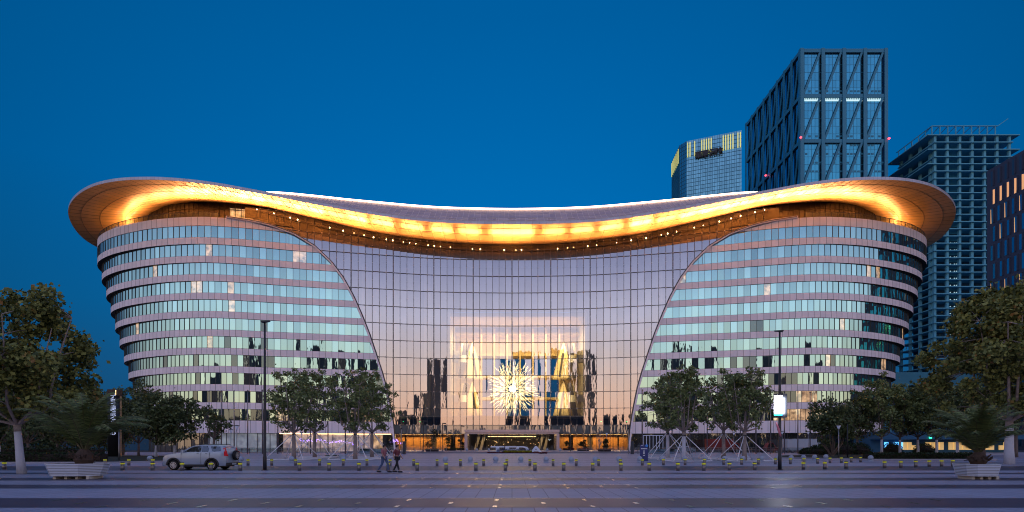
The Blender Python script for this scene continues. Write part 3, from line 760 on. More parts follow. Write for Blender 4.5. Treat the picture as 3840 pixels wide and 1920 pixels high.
# ================================================================== towers beyond
def tower_block(name, x0, x1, y0, y1, label):
    return empty(name, ((x0 + x1) / 2, y0, 0), 0, label, 'tower')
def loc_build(b, name, root, smooth=False, parent=None):
    o = b.build(name, parent or root, smooth)
    if parent is None: o.location = (-root.location.x, -root.location.y, 0)
    return o
# braced glass tower
t = tower_block('office_tower', 145, 187, 274, 337, 'tall dark glass tower wrapped in diagonal steel bracing, tallest on the skyline')
x0, x1, y0, y1, H = 145.0, 187.0, 274.0, 337.0, 200.0
b = MB().use('tower_glass_pale')
for i in range(24):
    for j in range(52):
        xa, xb = x0 + (x1 - x0) * i / 24, x0 + (x1 - x0) * (i + 1) / 24; za, zb = H * j / 52, H * (j + 1) / 52
        b.face((xa, y0 + .2, za), (xb, y0 + .2, za), (xb, y0 + .2, zb), (xa, y0 + .2, zb))
b.use('tower_glass')
for i in range(16):
    for j in range(26):
        ya, yb = y0 + (y1 - y0) * i / 16, y0 + (y1 - y0) * (i + 1) / 16; za, zb = H * j / 26, H * (j + 1) / 26
        b.face((x0 + .1, yb, za), (x0 + .1, ya, za), (x0 + .1, ya, zb), (x0 + .1, yb, zb))
b.face((x1 - .6, y0 + .6, 0), (x1 - .6, y1, 0), (x1 - .6, y1, H), (x1 - .6, y0 + .6, H)); b.face((x0 + .6, y0 + .6, H), (x1 - .6, y0 + .6, H), (x1 - .6, y1, H), (x0 + .6, y1, H))
loc_build(b, 'glass_skin', t)
b = MB().use('tower_frame')
for j in range(1, 52): b.box(x0 + 1, x1 - 1, y0 + .151, y0 + .19, H * j / 52 - .07, H * j / 52 + .07)
for i in range(1, 24): b.box(x0 + (x1 - x0) * i / 24 - .07, x0 + (x1 - x0) * i / 24 + .07, y0 + .141, y0 + .15, 0, H)
rr = random.Random(8)
for zc in (178.6, 156, 151.5, 147.2, 142.8, 138.4):
    for i in range(24):
        if rr.random() < .5: xa = x0 + (x1 - x0) * (i + .15) / 24; b.box(xa, xa + 1.1, y0 + .10, y0 + .139, zc, zc + .9)
loc_build(b, 'window_grid', t)
b = MB().use('tower_frame')
LV = [200 - 22.6 * k for k in range(9)]
for z in LV: b.box(x0 - .6, x1 + .6, y0 - .7, y0 + .14, z - 2.0, z - .2); b.box(x0 - .7, x0 + .4, y0 + .15, y1, z - 2.0, z - .2)
for i in range(5):
    x = x0 + (x1 - x0) * i / 4; b.box(x - .85, x + .85, y0 - 1.0, y0 - .71, 0, H)
for i in range(9):
    y = y0 + (y1 - y0) * i / 8; b.box(x0 - 1.0, x0 - .71, y - .85, y + .85, 0, H)
for a_, c_ in zip(LV, LV[1:]):
    for i in range(4):
        xa, xb = x0 + (x1 - x0) * i / 4 + 1, x0 + (x1 - x0) * (i + 1) / 4 - 1.4
        b.bar((xa, y0 - .35, c_), (xb, y0 - .35, a_ - 2), 1.0, .6, up=(0, 1, 0))
    for i in range(8):
        ya, yb = y0 + (y1 - y0) * (i + 1) / 8 - 1.2, y0 + (y1 - y0) * i / 8 + 1.2
        b.bar((x0 - .35, ya, c_), (x0 - .35, yb, a_ - 2), 1.1, .4, up=(1, 0, 0))
loc_build(b, 'steel_bracing', t)
b = MB().use('tower_lit')
for i in range(4):
    xa = x0 + (x1 - x0) * i / 4 + 1.6; b.box(xa, xa + 8, y0 + .05, y0 + .13, 174.0, 174.8)
    for k in range(9): b.box(xa + k * .9, xa + k * .9 + .55, y0 + .05, y0 + .13, 174.9, 175.7)
loc_build(b, 'lit_floor', t)
for x, y, z in ((x0 - 1, y0 - 1.4, 155), (x1 + 1, y0 - 1.4, 154.5), (x0 - 1.6, 309, 154)): loc_build(MB().use('red_beacon').lathe([(.1, -.6), (.6, 0), (.1, .6)], 8, (x, y, z)), 'beacon', t)
# pale tower with lit crown and sign
t = empty('office_tower', (102, 285, 0), 0, 'pale glass tower with glowing yellow crown strips and dark sign characters', 'tower')
PL = [(89.5, 306), (88.6, 289), (91, 285), (115.5, 275), (118, 300), (100, 320)]; H = 160.0
b = MB().use('tower_glass_pale'); gr = MB().use('tower_frame'); cr = MB().use('crown_lit')
for k in range(3):
    p, q = PL[k], PL[k + 1]; L = math.hypot(q[0] - p[0], q[1] - p[1]); n_ = max(2, int(L / 1.15)); nx, ny = (q[1] - p[1]) / L, -(q[0] - p[0]) / L
    if nx > 0 and k == 0: nx, ny = -abs(nx), ny
    for i in range(n_):
        a_ = (p[0] + (q[0] - p[0]) * i / n_, p[1] + (q[1] - p[1]) * i / n_); c_ = (p[0] + (q[0] - p[0]) * (i + 1) / n_, p[1] + (q[1] - p[1]) * (i + 1) / n_)
        b.use('tower_glass_grey' if k == 2 else 'tower_glass')
        for j in range(40): b.face((*a_, H * j / 40), (*c_, H * j / 40), (*c_, H * (j + 1) / 40), (*a_, H * (j + 1) / 40))
        gr.bar((a_[0] + nx * .1, a_[1] + ny * .1, 0), (a_[0] + nx * .1, a_[1] + ny * .1, H), .13)
        u = (i + .5) / n_
        on = (k == 2 and (u < .09 or .13 < u < .17 or .27 < u < .50 or .64 < u < .87 or u > .93)) or (k == 0 and i % 2 == 0)
        if on: cr.bar(((a_[0] + c_[0]) / 2 + nx * .2, (a_[1] + c_[1]) / 2 + ny * .2, H - 8.6), ((a_[0] + c_[0]) / 2 + nx * .2, (a_[1] + c_[1]) / 2 + ny * .2, H - 1), .42)
    for j in range(1, 80): gr.bar((p[0] + nx * .1, p[1] + ny * .1, H * j / 80), (q[0] + nx * .1, q[1] + ny * .1, H * j / 80), .12)
b.use('tower_glass').face(*[(x, y, H) for x, y in PL[::-1]]); b.face((*PL[3], 0), (*PL[4], 0), (*PL[4], H), (*PL[3], H))
loc_build(b, 'glass_skin', t); loc_build(gr, 'window_grid', t); loc_build(cr, 'lit_crown', t)
ang = math.atan2(PL[3][1] - PL[2][1], PL[3][0] - PL[2][0])
for k, chs in enumerate('華夏保險'):
    u = .22 + k * .125; x = PL[2][0] + (PL[3][0] - PL[2][0]) * u; y = PL[2][1] + (PL[3][1] - PL[2][1]) * u
    o = text_mesh(chs, 3.7, 'sign_character', 'black_sign', t, (x - 102 - .2, y - 285 - .9, H - 9.0), (R(90), 0, ang), .25, bold=.12)
# concrete tower under construction
t = empty('unfinished_tower', (220, 261, 0), 0, 'unfinished concrete tower of open floor slabs and bare columns', 'tower')
x0, x1, y0, y1, H = 201.7, 239.4, 261.0, 286.0, 150.0
b = MB().use('concrete')
for k in range(43):
    z = H - k * 3.45; e = 3.2 if k in (0, 1, 2, 3, 4, 5) and k % 2 == 0 else 0
    if z < 1: break
    b.box(x0 - e, x1 + e, y0, y1 + e, z - .45, z)
for i in range(7): x = x0 + 1 + (x1 - x0 - 2) * i / 6; b.box(x - .55, x + .55, y0 + .8, y0 + 1.9, 0, H - .46)
for i in range(4): y = y0 + 4 + (y1 - y0 - 5) * i / 3; b.box(x0 + .6, x0 + 1.7, y - .6, y + .6, 0, H - .46)
loc_build(b, 'slabs_and_columns', t)
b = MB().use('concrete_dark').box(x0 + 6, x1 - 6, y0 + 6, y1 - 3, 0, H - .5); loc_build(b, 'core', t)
b = MB().use('concrete')
for i in range(9): x = x0 - .5 + i * 3.8; b.bar((x, y0 + 1, H), (x, y0 + 1, H + 4.5), .4); b.bar((x, y0 + 1, H + 4.5), (x + 3.2, y0 + 14, H + 4.5), .3); b.bar((x, y0 + 14, H), (x, y0 + 14, H + 4.5), .3)
b.bar((x0 - .5, y0 + 1, H + 4.5), (x0 + 31, y0 + 1, H + 4.5), .4); b.bar((x0 - .5, y0 + 1, H + 4.5), (x0 - .5, y1, H + 4.5), .35); b.bar((x0 + 31, y0 + 1, H + 4.5), (x0 + 36, y0 + 1, H + 8), .3)
for i in range(5): b.bar((x0 - .5, y0 + 5 + i * 4.6, H), (x0 - .5, y0 + 5 + i * 4.6, H + 4.5), .3)
loc_build(b, 'crown_frame', t)
b = MB().use('tower_lit')
for k in range(0, 40):
    for d in (11, 12, 14, 15): b.box(x0 + d, x0 + d + .35, y0 + 5.6, y0 + 5.9, H - k * 3.45 - 1.6, H - k * 3.45 - 1.3)
loc_build(b, 'work_lights', t)
# brown facade block at the right edge, facing the square
t = empty('brown_building', (185, 150, 0), 0, 'dark brown slab block with slit windows, top row glowing orange', 'building')
X0, Y0, Y1, H = 170.6, 100.0, 196.4, 100.0
b = MB().use('brown_facade').box(X0, 205, Y0, Y1, 0, H); loc_build(b, 'wall', t)
rr = random.Random(4)
wmesh = MB(); FL = 6.6; c = 0
for r_ in range(15):
    zt = H - 1.2 - r_ * FL
    if zt - 5 < 0: break
    fm = MB(); 
    for i in range(34):
        y = Y1 - 1.6 - i * 2.75 - (r_ % 2) * .9; w = 1.25
        if y - w < Y0: break
        fm.use('concrete_dark' if r_ == 0 else 'tower_glass').face((X0 - .03, y, zt - 5.2), (X0 - .03, y - w, zt - 5.2), (X0 - .03, y - w, zt), (X0 - .03, y, zt))
        if r_ == 1 or (r_ in (2, 3, 6) and i % 2 == r_ % 2):
            k2 = 1.0 if r_ == 1 else .45
            fm.use('reveal_lit').face((X0 - .07, y, zt - 5.2), (X0 - .07, y - w * .3 * k2 * 2, zt - 5.2), (X0 - .07, y - w * (.9 if r_ == 1 else .15), zt - .3), (X0 - .07, y, zt))
        fm.use('brown_facade').box(X0 - .5, X0 - .004, y - w - .35, y - w - .05, zt - 5.3, zt + .2)
    loc_build(fm, 'window_row', t)
# low podium by the unfinished tower
t = empty('podium_building', (175, 205, 0), 0, 'low blue-grey block with a row of square openings below the unfinished tower', 'building')
b = MB().use('concrete').box(140, 215, 205, 240, 24, 29)
for i in range(13): b.box(140 + i * 6.1, 142.4 + i * 6.1, 205, 207, 0, 23.997)
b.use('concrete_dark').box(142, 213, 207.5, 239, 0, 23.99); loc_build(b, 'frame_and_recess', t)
# low building far left with lit sign
t = empty('low_building', (-118, 165, 0), 0, 'low dark building far left with a glittering blue and pink lit sign', 'building')
b = MB().use('concrete_dark').box(-138, -106, 165, 185, 0, 13.6); b.use('brown_facade').box(-134, -112, 164.8, 184, 13.6, 15.4); loc_build(b, 'wall', t)
b = MB(); rr = random.Random(6)
for k, x in enumerate((-130.5, -127.3, -124.2, -118, -114.8, -111.8)):
    for j in range(26):
        b.use('led_pink' if k > 2 and rr.random() < .35 else 'led_blue'); px, pz = x + rr.uniform(-1.2, 1.2), 11.6 + rr.uniform(-1.3, 1.3)
        if rr.random() < .5: b.box(px, px + rr.uniform(.2, .8), 164.6, 164.9, pz, pz + .16)
        else: b.box(px, px + .16, 164.6, 164.9, pz, pz + rr.uniform(.2, .8))
loc_build(b, 'lit_sign', t)
b = MB().use('warm_light')
for k in range(7): x = rr.uniform(-134, -110); b.box(x, x + 1.2, 164.7, 164.9, rr.uniform(5, 8), rr.uniform(8.1, 8.6))
loc_build(b, 'lit_windows', t)
# lit pavilion behind the trees, right
t = empty('shop_pavilion', (94, 126, 0), 0, 'long low pavilion with glowing yellow shop windows behind the right trees', 'building')
b = MB().use('concrete_dark').box(80, 112, 118, 128, 2.9, 4.6); b.box(80, 112, 122, 128, 0, 2.897); loc_build(b, 'roof_slab', t)
rr = random.Random(2)
for k in range(30):
    x = 81 + k * 1.02
    if rr.random() < .78:
        w = loc_build(MB().use('shop_glow' if x > 87 else 'led_blue').box(x, x + .85, 121.7, 121.95, .6, 2.3 if rr.random() < .7 else 1.6), 'window', t)
loc_build(MB().use('green_exit').box(90, 90.5, 117.8, 117.95, 3.1, 3.4), 'exit_light', t)

# ---- skyline behind the camera: seen only mirrored in the glass
b = MB().use('city_dark'); rr = random.Random(12)
for x0, x1, y, h in ((16, 31, -250, 84), (34, 50, -240, 50), (-17.5, -4, -250, 92), (-28, -23, -252, 92), (-128, -112, -230, 46), (-62, -48, -245, 30), (-205, -180, -240, 74), (-260, -235, -200, 60), (175, 198, -230, 88), (215, 240, -210, 60), (300, 330, -190, 75), (-330, -300, -160, 70), (110, 140, -240, 30), (-60, 10, -240, 14), (-180, -130, -210, 24), (240, 300, -200, 26), (60, 75, -240, 34)):
    b.box(x0, x1, y - 18, y, 0, h)
b.box(-420, 420, -175, -170, 0, 10)
for k in range(90):
    x = -400 + k * 9 + rr.uniform(-3, 3); h = rr.uniform(9, 15); b.lathe([(2, 0), (4.5, h * .5), (3.4, h * .8), (.6, h)], 7, (x, -168, 0))
b.use('warm_light')
for k in range(150): x = rr.uniform(-260, 260); z = rr.uniform(1, 12); b.box(x, x + .5, -163.5, -163, z, z + .5)
tag(b.build('city_skyline'), 'dark mass of distant city blocks and trees mirrored in the glass front', 'skyline', kind='stuff')

# ================================================================== vegetation
def leaf_mesh(name, pts, size, matname, parent, seed=0, flat=.0, star=False):
    """one small folded leaf at every point"""
    rg = np.random.default_rng(seed); n = len(pts); P = np.asarray(pts, dtype=float)
    a = rg.normal(size=(n, 3)); a[:, 2] *= (1 - flat); a /= np.linalg.norm(a, axis=1)[:, None]
    c = rg.normal(size=(n, 3)); c -= a * (a * c).sum(1)[:, None]; c /= np.linalg.norm(c, axis=1)[:, None]
    s = (size * rg.uniform(.6, 1.35, n))[:, None]
    v = np.stack([P - a * s * .5, P + c * s * .42 + a * s * .05, P + a * s * .62, P - c * s * .42 + a * s * .05], 1).reshape(-1, 3)
    me = bpy.data.meshes.new(name); me.vertices.add(4 * n); me.vertices.foreach_set('co', v.ravel())
    me.loops.add(4 * n); me.loops.foreach_set('vertex_index', np.arange(4 * n)); me.polygons.add(n)
    me.polygons.foreach_set('loop_start', np.arange(0, 4 * n, 4)); me.polygons.foreach_set('loop_total', np.full(n, 4)); me.update(calc_edges=True)
    me.materials.append(M[matname]); o = bpy.data.objects.new(name, me); COL.objects.link(o); o.parent = parent; return o
def tree(x, y, H, rad, z0, tr, n, size, seed, leaves='leaves_plane', bark='bark_pale', wash=0.0, lean=(0, 0), label='', group=None, limbs=7, name='plane_tree', clumps=46, puff=.75, topshape=1.0, side=None, multi=1):
    rg = random.Random(seed); root = empty(name, (x, y, 0), 0, label, 'tree', group)
    b = MB().use(bark)
    fork = Vector((lean[0] * z0, lean[1] * z0, z0)); cz = (H + z0) / 2 + .1
    stems = []
    if multi == 1:
        path = [Vector((0, 0, -.05)), fork * .33 + Vector((rg.uniform(-.04, .04), 0, 0)), fork * .66, fork]
        if wash:
            b.use('whitewash').tube([path[0], path[1] * 1.0, path[2], path[2].lerp(path[3], .6)], [tr * 1.25, tr * 1.05, tr * .95, tr * .9], 10)
            b.use(bark).tube([path[2].lerp(path[3], .6), path[3]], [tr * .9, tr * .85], 10)
        else: b.tube(path, [tr * 1.3, tr, tr * .95, tr * .85], 10)
    # crown clumps in a lobed egg
    cl = []; tries = 0
    lobes = [(rg.uniform(0, 2 * PI), rg.uniform(-.5, .9), rg.uniform(.8, 1.15)) for _ in range(7)]
    while len(cl) < clumps and tries < 4000:
        tries += 1
        u, th = rg.uniform(-1, 1), rg.uniform(0, 2 * PI); rr_ = rg.random() ** .42
        w = math.sqrt(max(0, 1 - u * u)); w *= (1.0 - .22 * u) if topshape == 1 else (1 - .45 * u)
        k = 1.0
        for la, lu, ls in lobes:
            if abs(u - lu) < .35 and math.cos(th - la) > .6: k = ls
        p = Vector((math.cos(th) * w * rad * rr_ * k, math.sin(th) * w * rad * rr_ * k, cz + u * (H - z0) / 2 * rr_ * (.93 + .1 * k)))
        if side: p.x += side * rad * .15 * (p.z - z0) / (H - z0)
        p += Vector((lean[0], lean[1], 0)) * z0
        if any((p - q).length < puff * .55 for q in cl): continue
        cl.append(p)
    # limbs fan upward
    heads = []
    for k in range(limbs):
        th = 2 * PI * k / limbs + rg.uniform(-.3, .3); sp = rad * rg.uniform(.42, .8)
        top = Vector((math.cos(th) * sp, math.sin(th) * sp, z0 + (H - z0) * rg.uniform(.45, .8)))
        st = fork if multi == 1 else Vector((rg.uniform(-.25, .25), rg.uniform(-.25, .25), 0))
        m1 = st.lerp(top, .3) + Vector((math.cos(th) * sp * .28, math.sin(th) * sp * .28, -.08 * (H - z0) * (1 if multi == 1 else 0)))
        m2 = st.lerp(top, .65) + Vector((math.cos(th) * sp * .14, math.sin(th) * sp * .14, 0))
        r0 = tr * (.48 if multi == 1 else .8); b.tube([st, m1, m2, top], [r0, r0 * .72, r0 * .5, r0 * .22], 6, False); heads += [m1, m2, top, m2.lerp(top, .5)]
    lead = fork + Vector((rg.uniform(-.2, .2), 0, (H - z0) * .82))
    b.tube([fork * (1 if multi == 1 else .02), fork.lerp(lead, .5), lead], [tr * .5, tr * .32, tr * .08], 6, False); heads += [fork.lerp(lead, .4), fork.lerp(lead, .7), lead]
    for c in cl:
        h = min(heads, key=lambda q: (q - c).length); b.tube([h, h.lerp(c, .55) + Vector((0, 0, .08)), c], [tr * .14, tr * .09, tr * .04], 4, False)
    b.build('trunk', root, True)
    npg = np.random.default_rng(seed); pts = []
    for c in cl:
        r_ = puff * rg.uniform(.6, 1.25); k = max(8, int(n / len(cl) * (r_ / puff) ** 2))
        q = npg.normal(size=(k, 3)); q /= np.linalg.norm(q, axis=1)[:, None]; q *= (npg.uniform(0, 1, (k, 1)) ** .5) * r_; q[:, 2] *= .8
        pts.append(q + np.array(c))
        t_ = npg.normal(size=(max(2, k // 9), 3)) * r_ * .5; pts.append(t_ + np.array(c))
    leaf_mesh('crown', np.concatenate(pts), size, leaves, root, seed)
    return root
def brace(x, y, s, zt, label, rz):
    """white pipe frame that steadies a young tree"""
    r = empty('tree_brace', (x, y, 0), rz, label, 'tree brace', 'white pipe braces round the plane trees')
    w = s / 2
    for sx, sy in ((-1, -1), (1, -1), (1, 1), (-1, 1)):
        MB().use('brace_paint').tube([(sx * w, sy * w, .04), (sx * .16, sy * .16, zt)], .045, 6).build('leg', r, True)
    b = MB().use('brace_paint')
    for p, q in (((-w, -w), (w, -w)), ((w, -w), (w, w)), ((w, w), (-w, w)), ((-w, w), (-w, -w))): b.tube([(*p, .04), (*q, .04)], .04, 6)
    b.build('base_frame', r, True)
    MB().use('black_metal').lathe([(.2, zt - .06), (.22, zt), (.2, zt + .08)], 10).build('collar', r, True)
G4 = 'young plane trees in front of the wings'
specs = [('L', 1102, 1723, 1371, 'first'), ('L', 1180, 1715, 1385, 'second'), ('L', 1332, 1723, 1376, 'third'), ('L', 1395, 1715, 1395, 'fourth'),
         ('R', 2504, 1718, 1408, 'first'), ('R', 2564.5, 1728, 1378, 'second'), ('R', 2713, 1720, 1392, 'third'), ('R', 2792, 1728, 1374, 'fourth')]
how = {'first': 'outermost on the left side', 'second': 'second from the left', 'third': 'third from the left', 'fourth': 'rightmost'}
PTREE = []
for k, (sd, xs, ys, yt, o_) in enumerate(specs):
    X, D = at(xs, ys); H = hz(yt, D)
    wing = 'left' if sd == 'L' else 'right'
    ps = {'first': 'leftmost', 'second': 'second from the left', 'third': 'third from the left', 'fourth': 'rightmost'}[o_]
    fl = 3.9 if D < 66 else 4.3
    tree(X, D, H * 1.0, 3.4 * D / 64, fl * .80, .22, 5000, .25, 40 + k, wash=1 if sd == 'R' and k in (4, 5) else 0, label=f'young plane tree before the {wing} wing, {ps} of its four' + (', white trunk' if k in (4, 5) else ''), group=G4, limbs=8, clumps=100, puff=.60, bark='bark_pale')
    sq = D / 64 * 4.6
    brace(X + .0, D, sq, 2.75 * D / 64 + .15, f'white pipe brace round the {ps} plane tree of the {wing} four', R(8 if k % 2 else -6))
# foreground trees at the edges
X, D = at(82, 1776)
tree(X, D, 11.1, 4.5, 2.9, .20, 20000, .23, 71, leaves='leaves_near', wash=1, lean=(-.10, 0), label='big leafy tree at the left edge with leaning white painted trunk', limbs=9, clumps=110, puff=.8, side=1.2)
D = 49.0
tree(gx(3785, D), D, 15.6, 5.9, 3.8, .34, 30000, .30, 72, leaves='leaves_near', wash=1, label='huge yellowing tree at the right edge above the palm planter', limbs=10, clumps=150, puff=1.05, side=-.5)
# left belt of dark trees
LB = [(-5, 52, 9.4, 3.6, 'behind the leaning white trunk'), (105, 70, 9.5, 3.8, 'just right of the leaning white trunk'), (215, 78, 10.2, 4.0, 'above the left palm'), (300, 84, 10.6, 3.8, 'left of the sign pillar'), (372, 90, 10.6, 3.3, 'touching the sign pillar on its left'), (462, 86, 10.9, 3.4, 'just right of the sign pillar'), (520, 82, 11.2, 3.2, 'third from the sign pillar toward the car'), (585, 74, 8.6, 3.3, 'behind the white sport utility car bonnet'), (655, 74, 8.4, 3.2, 'above the white car roof'), (802, 72, 6.9, 2.1, 'small and sparse, right of the white car')]
for k, (xs, D, H, r_, w_) in enumerate(LB):
    small = k == 9
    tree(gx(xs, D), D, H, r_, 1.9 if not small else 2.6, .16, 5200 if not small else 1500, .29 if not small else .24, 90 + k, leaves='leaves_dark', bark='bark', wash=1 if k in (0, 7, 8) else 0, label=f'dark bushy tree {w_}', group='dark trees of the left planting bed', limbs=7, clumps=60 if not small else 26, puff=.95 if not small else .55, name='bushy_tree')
for k, (xs, D, H, w_) in enumerate([(30, 96, 9.0, 'far behind the left edge tree'), (150, 99, 9.4, 'far behind the left palm'), (-60, 80, 8.0, 'cut by the left edge'), (255, 104, 9.8, 'deep between the palm and the sign pillar'), (420, 108, 10.2, 'right behind the sign pillar')]):
    tree(gx(xs, D), D, H, 4.6, .6, .2, 5200, .36, 180 + k, leaves='leaves_dark', bark='bark', label=f'dark bushy tree {w_}', group='dark trees of the left planting bed', limbs=7, clumps=60, puff=1.25, name='bushy_tree')
# right belt
RB = [(3120, 80, 8.7, 3.3, 'multi-stemmed, leaning over the right flagpoles', 1), (3215, 95, 11.2, 2.8, 'between the small many-stemmed tree and the white trunks', 0), (3306, 93, 13.6, 3.3, 'with pale green crown at the right end of the wing', 0), (3375, 95, 12.2, 3.2, 'second white trunk right of the wing', 0), (3442, 95, 12.6, 3.2, 'third white trunk right of the wing', 0), (3512, 93, 14.6, 3.6, 'tallest of the right belt', 0), (3590, 84, 11.5, 4.0, 'behind the right palm', 0), (3690, 80, 10.5, 4.4, 'below the huge yellowing crown', 0), (3810, 75, 9.5, 4.4, 'at the right edge behind the planter', 0)]
for k, (xs, D, H, r_, w_, mu) in enumerate(RB):
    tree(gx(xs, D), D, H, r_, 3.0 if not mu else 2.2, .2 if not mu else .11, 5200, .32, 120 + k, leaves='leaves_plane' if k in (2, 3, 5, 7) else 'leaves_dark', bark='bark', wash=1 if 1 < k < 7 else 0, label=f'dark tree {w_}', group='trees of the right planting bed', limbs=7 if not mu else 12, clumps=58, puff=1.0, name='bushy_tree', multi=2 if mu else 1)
# hedges and shrubs
def hedge(x0, x1, y0, y1, h, label, n, rot=0, name='hedge', leaves='leaves_hedge'):
    cx, cy = (x0 + x1) / 2, (y0 + y1) / 2; r = empty(name, (cx, cy, 0), rot, label, 'hedge')
    w, d = (x1 - x0) / 2, (y1 - y0) / 2
    MB().use('soil').box(-w + .1, w - .1, -d + .1, d - .1, 0, h - .1).build('stems', r)
    rg = np.random.default_rng(int(abs(cx) * 7)); P = rg.uniform(-1, 1, (n, 3)); 
    P[:, 0] *= w; P[:, 1] *= d; P[:, 2] = (P[:, 2] + 1) / 2 * h
    f = rg.integers(0, 3, n); P[f == 0, 2] = h; P[f == 1, 1] = -d; P += rg.normal(size=P.shape) * .05
    leaf_mesh('foliage', P, .13, leaves, r, 3); return r
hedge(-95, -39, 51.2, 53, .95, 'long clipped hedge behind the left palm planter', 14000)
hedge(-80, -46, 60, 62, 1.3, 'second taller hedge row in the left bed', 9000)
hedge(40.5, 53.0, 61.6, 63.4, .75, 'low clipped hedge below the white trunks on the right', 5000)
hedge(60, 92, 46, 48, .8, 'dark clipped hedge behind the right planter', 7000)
def shrub(x, y, r_, h, label, seed):
    e = empty('round_shrub', (x, y, 0), 0, label, 'shrub', 'round shrubs of the right bed'); rg = np.random.default_rng(seed)
    q = rg.normal(size=(1600, 3)); q /= np.linalg.norm(q, axis=1)[:, None]; q *= rg.uniform(.75, 1.05, (1600, 1)); q[:, 0] *= r_; q[:, 1] *= r_; q[:, 2] = np.abs(q[:, 2]) * h
    leaf_mesh('foliage', q, .16, 'leaves_hedge', e, seed); MB().use('soil').lathe([(r_ * .7, 0), (r_ * .8, h * .4), (r_ * .3, h * .8)], 10).build('stems', e)
for k, (xs, ys, r_, h) in enumerate([(3062, 1707, 1.5, 1.7), (3110, 1706, 1.9, 2.2), (3165, 1706, 2.1, 2.3), (3222, 1706, 2.0, 2.1), (3345, 1703, 1.8, 2.2), (3465, 1703, 1.8, 2.0), (3030, 1704, 1.5, 1.2)]):
    X, D = at(xs, ys); shrub(X, D, r_, h, f'round dark shrub in the right bed, {nth(k if k < 6 else 0, 7) if k < 6 else "small one under the flagpoles"}', 300 + k)
# palms in their planters
def palm(x, y, z, s, seed, label, tilt):
    r = empty('palm', (x, y, z), 0, label, 'palm'); rg = random.Random(seed)
    b = MB().use('palm_husk').lathe([(.26 * s, 0), (.34 * s, .18 * s), (.30 * s, .4 * s), (.12 * s, .6 * s)], 12)
    for k in range(26): th = rg.uniform(0, 2 * PI); b.bar((.25 * s * math.cos(th), .25 * s * math.sin(th), rg.uniform(.1, .4) * s), (.5 * s * math.cos(th), .5 * s * math.sin(th), rg.uniform(.15, .55) * s), .05, .03)
    b.build('husk', r)
    rib = MB().use('palm_rib'); lf = MB().use('palm_leaf')
    for k in range(46):
        th = rg.uniform(0, 2 * PI); e0 = rg.uniform(.8, 1.52); L = rg.uniform(2.0, 2.9) * s; d = Vector((math.cos(th) + tilt, math.sin(th) * .8, 0)).normalized()
        pts = []; p = Vector((0, 0, .45 * s)); el = e0
        for j in range(13): pts.append(p.copy()); p = p + (d * math.cos(el) + Vector((0, 0, math.sin(el)))) * L / 12; el -= .024 * j * rg.uniform(.8, 1.1) * (1.45 - e0 * .5)
        rib.tube(pts, [.028 * s * (1 - j / 14) + .004 for j in range(13)], 4, False)
        sd = d.cross(Vector((0, 0, 1)))
        for j in range(2, 12):
            for h in range(4):
                q = pts[j].lerp(pts[j + 1], h / 4) if j < 12 else pts[j]; t_ = (pts[j + 1] - pts[j]).normalized(); l = .42 * s * math.sin(PI * (j + 1) / 14) + .08
                for sg_ in (-1, 1):
                    e = q + (sd * sg_ * .8 + t_ * .75 + Vector((0, 0, -.28 - rg.random() * .25))).normalized() * l
                    w = t_ * .022 * s; lf.face(q - w, q + w, e)
    rib.build('ribs', r, True); lf.build('fronds', r)
def planter(x, y, w, d, h, label, rot=0):
    r = empty('planter', (x, y, 0), rot, label, 'planter')
    b = MB().use('white_paint'); n = 8
    def ring(z, e): # long hexagonal trough
        a, c = w / 2 * e, d / 2 * e; k = min(a * .55, c)
        return [(-a, -c * .55, z), (-a + k * .55, -c, z), (a - k * .95, -c, z), (a, -c * .1, z), (a, c * .5, z), (a - k * .6, c, z), (-a + k * .6, c, z), (-a, c * .5, z)]
    for k in range(n):
        z0, z1 = .16 + (h - .16) * k / n, .16 + (h - .16) * (k + 1) / n - .020
        e0, e1 = .84 + .16 * k / n, .84 + .16 * (k + 1) / n
        A, B = ring(z0, e0), ring(z1, e1 + .004); m_ = len(A)
        b.mesh(A + B, [(i, (i + 1) % m_, m_ + (i + 1) % m_, m_ + i) for i in range(m_)])
    b.build('slats', r)
    b = MB().use('steel_dull'); A, B = ring(.16, .82), ring(h - .03, .95); m_ = len(A); b.mesh(A + B, [(i, (i + 1) % m_, m_ + (i + 1) % m_, m_ + i) for i in range(m_)]); b.use('soil').face(*ring(h - .06, .95)); b.build('liner', r)
    for k in range(4):
        fx = -w * .30 + k * w * .2; MB().use('stone_white').box(fx - .07, fx + .07, -d * .28, d * .28, 0, .16).build('foot', r)
X, D = at(240, 1799); planter(X, D + .9, 2.72, 1.7, .80, 'long white slatted planter holding the left palm'); palm(gx(262, D), D + .9, .72, 1.32, 7, 'bushy palm with drooping fronds in the left white planter', .1)
X, D = at(3720, 1799.5); planter(X, D + .8, 2.0, 1.6, .78, 'shorter white slatted planter holding the right palm'); palm(X, D + .8, .70, 1.12, 9, 'palm with husky base in the right white planter', -.05)
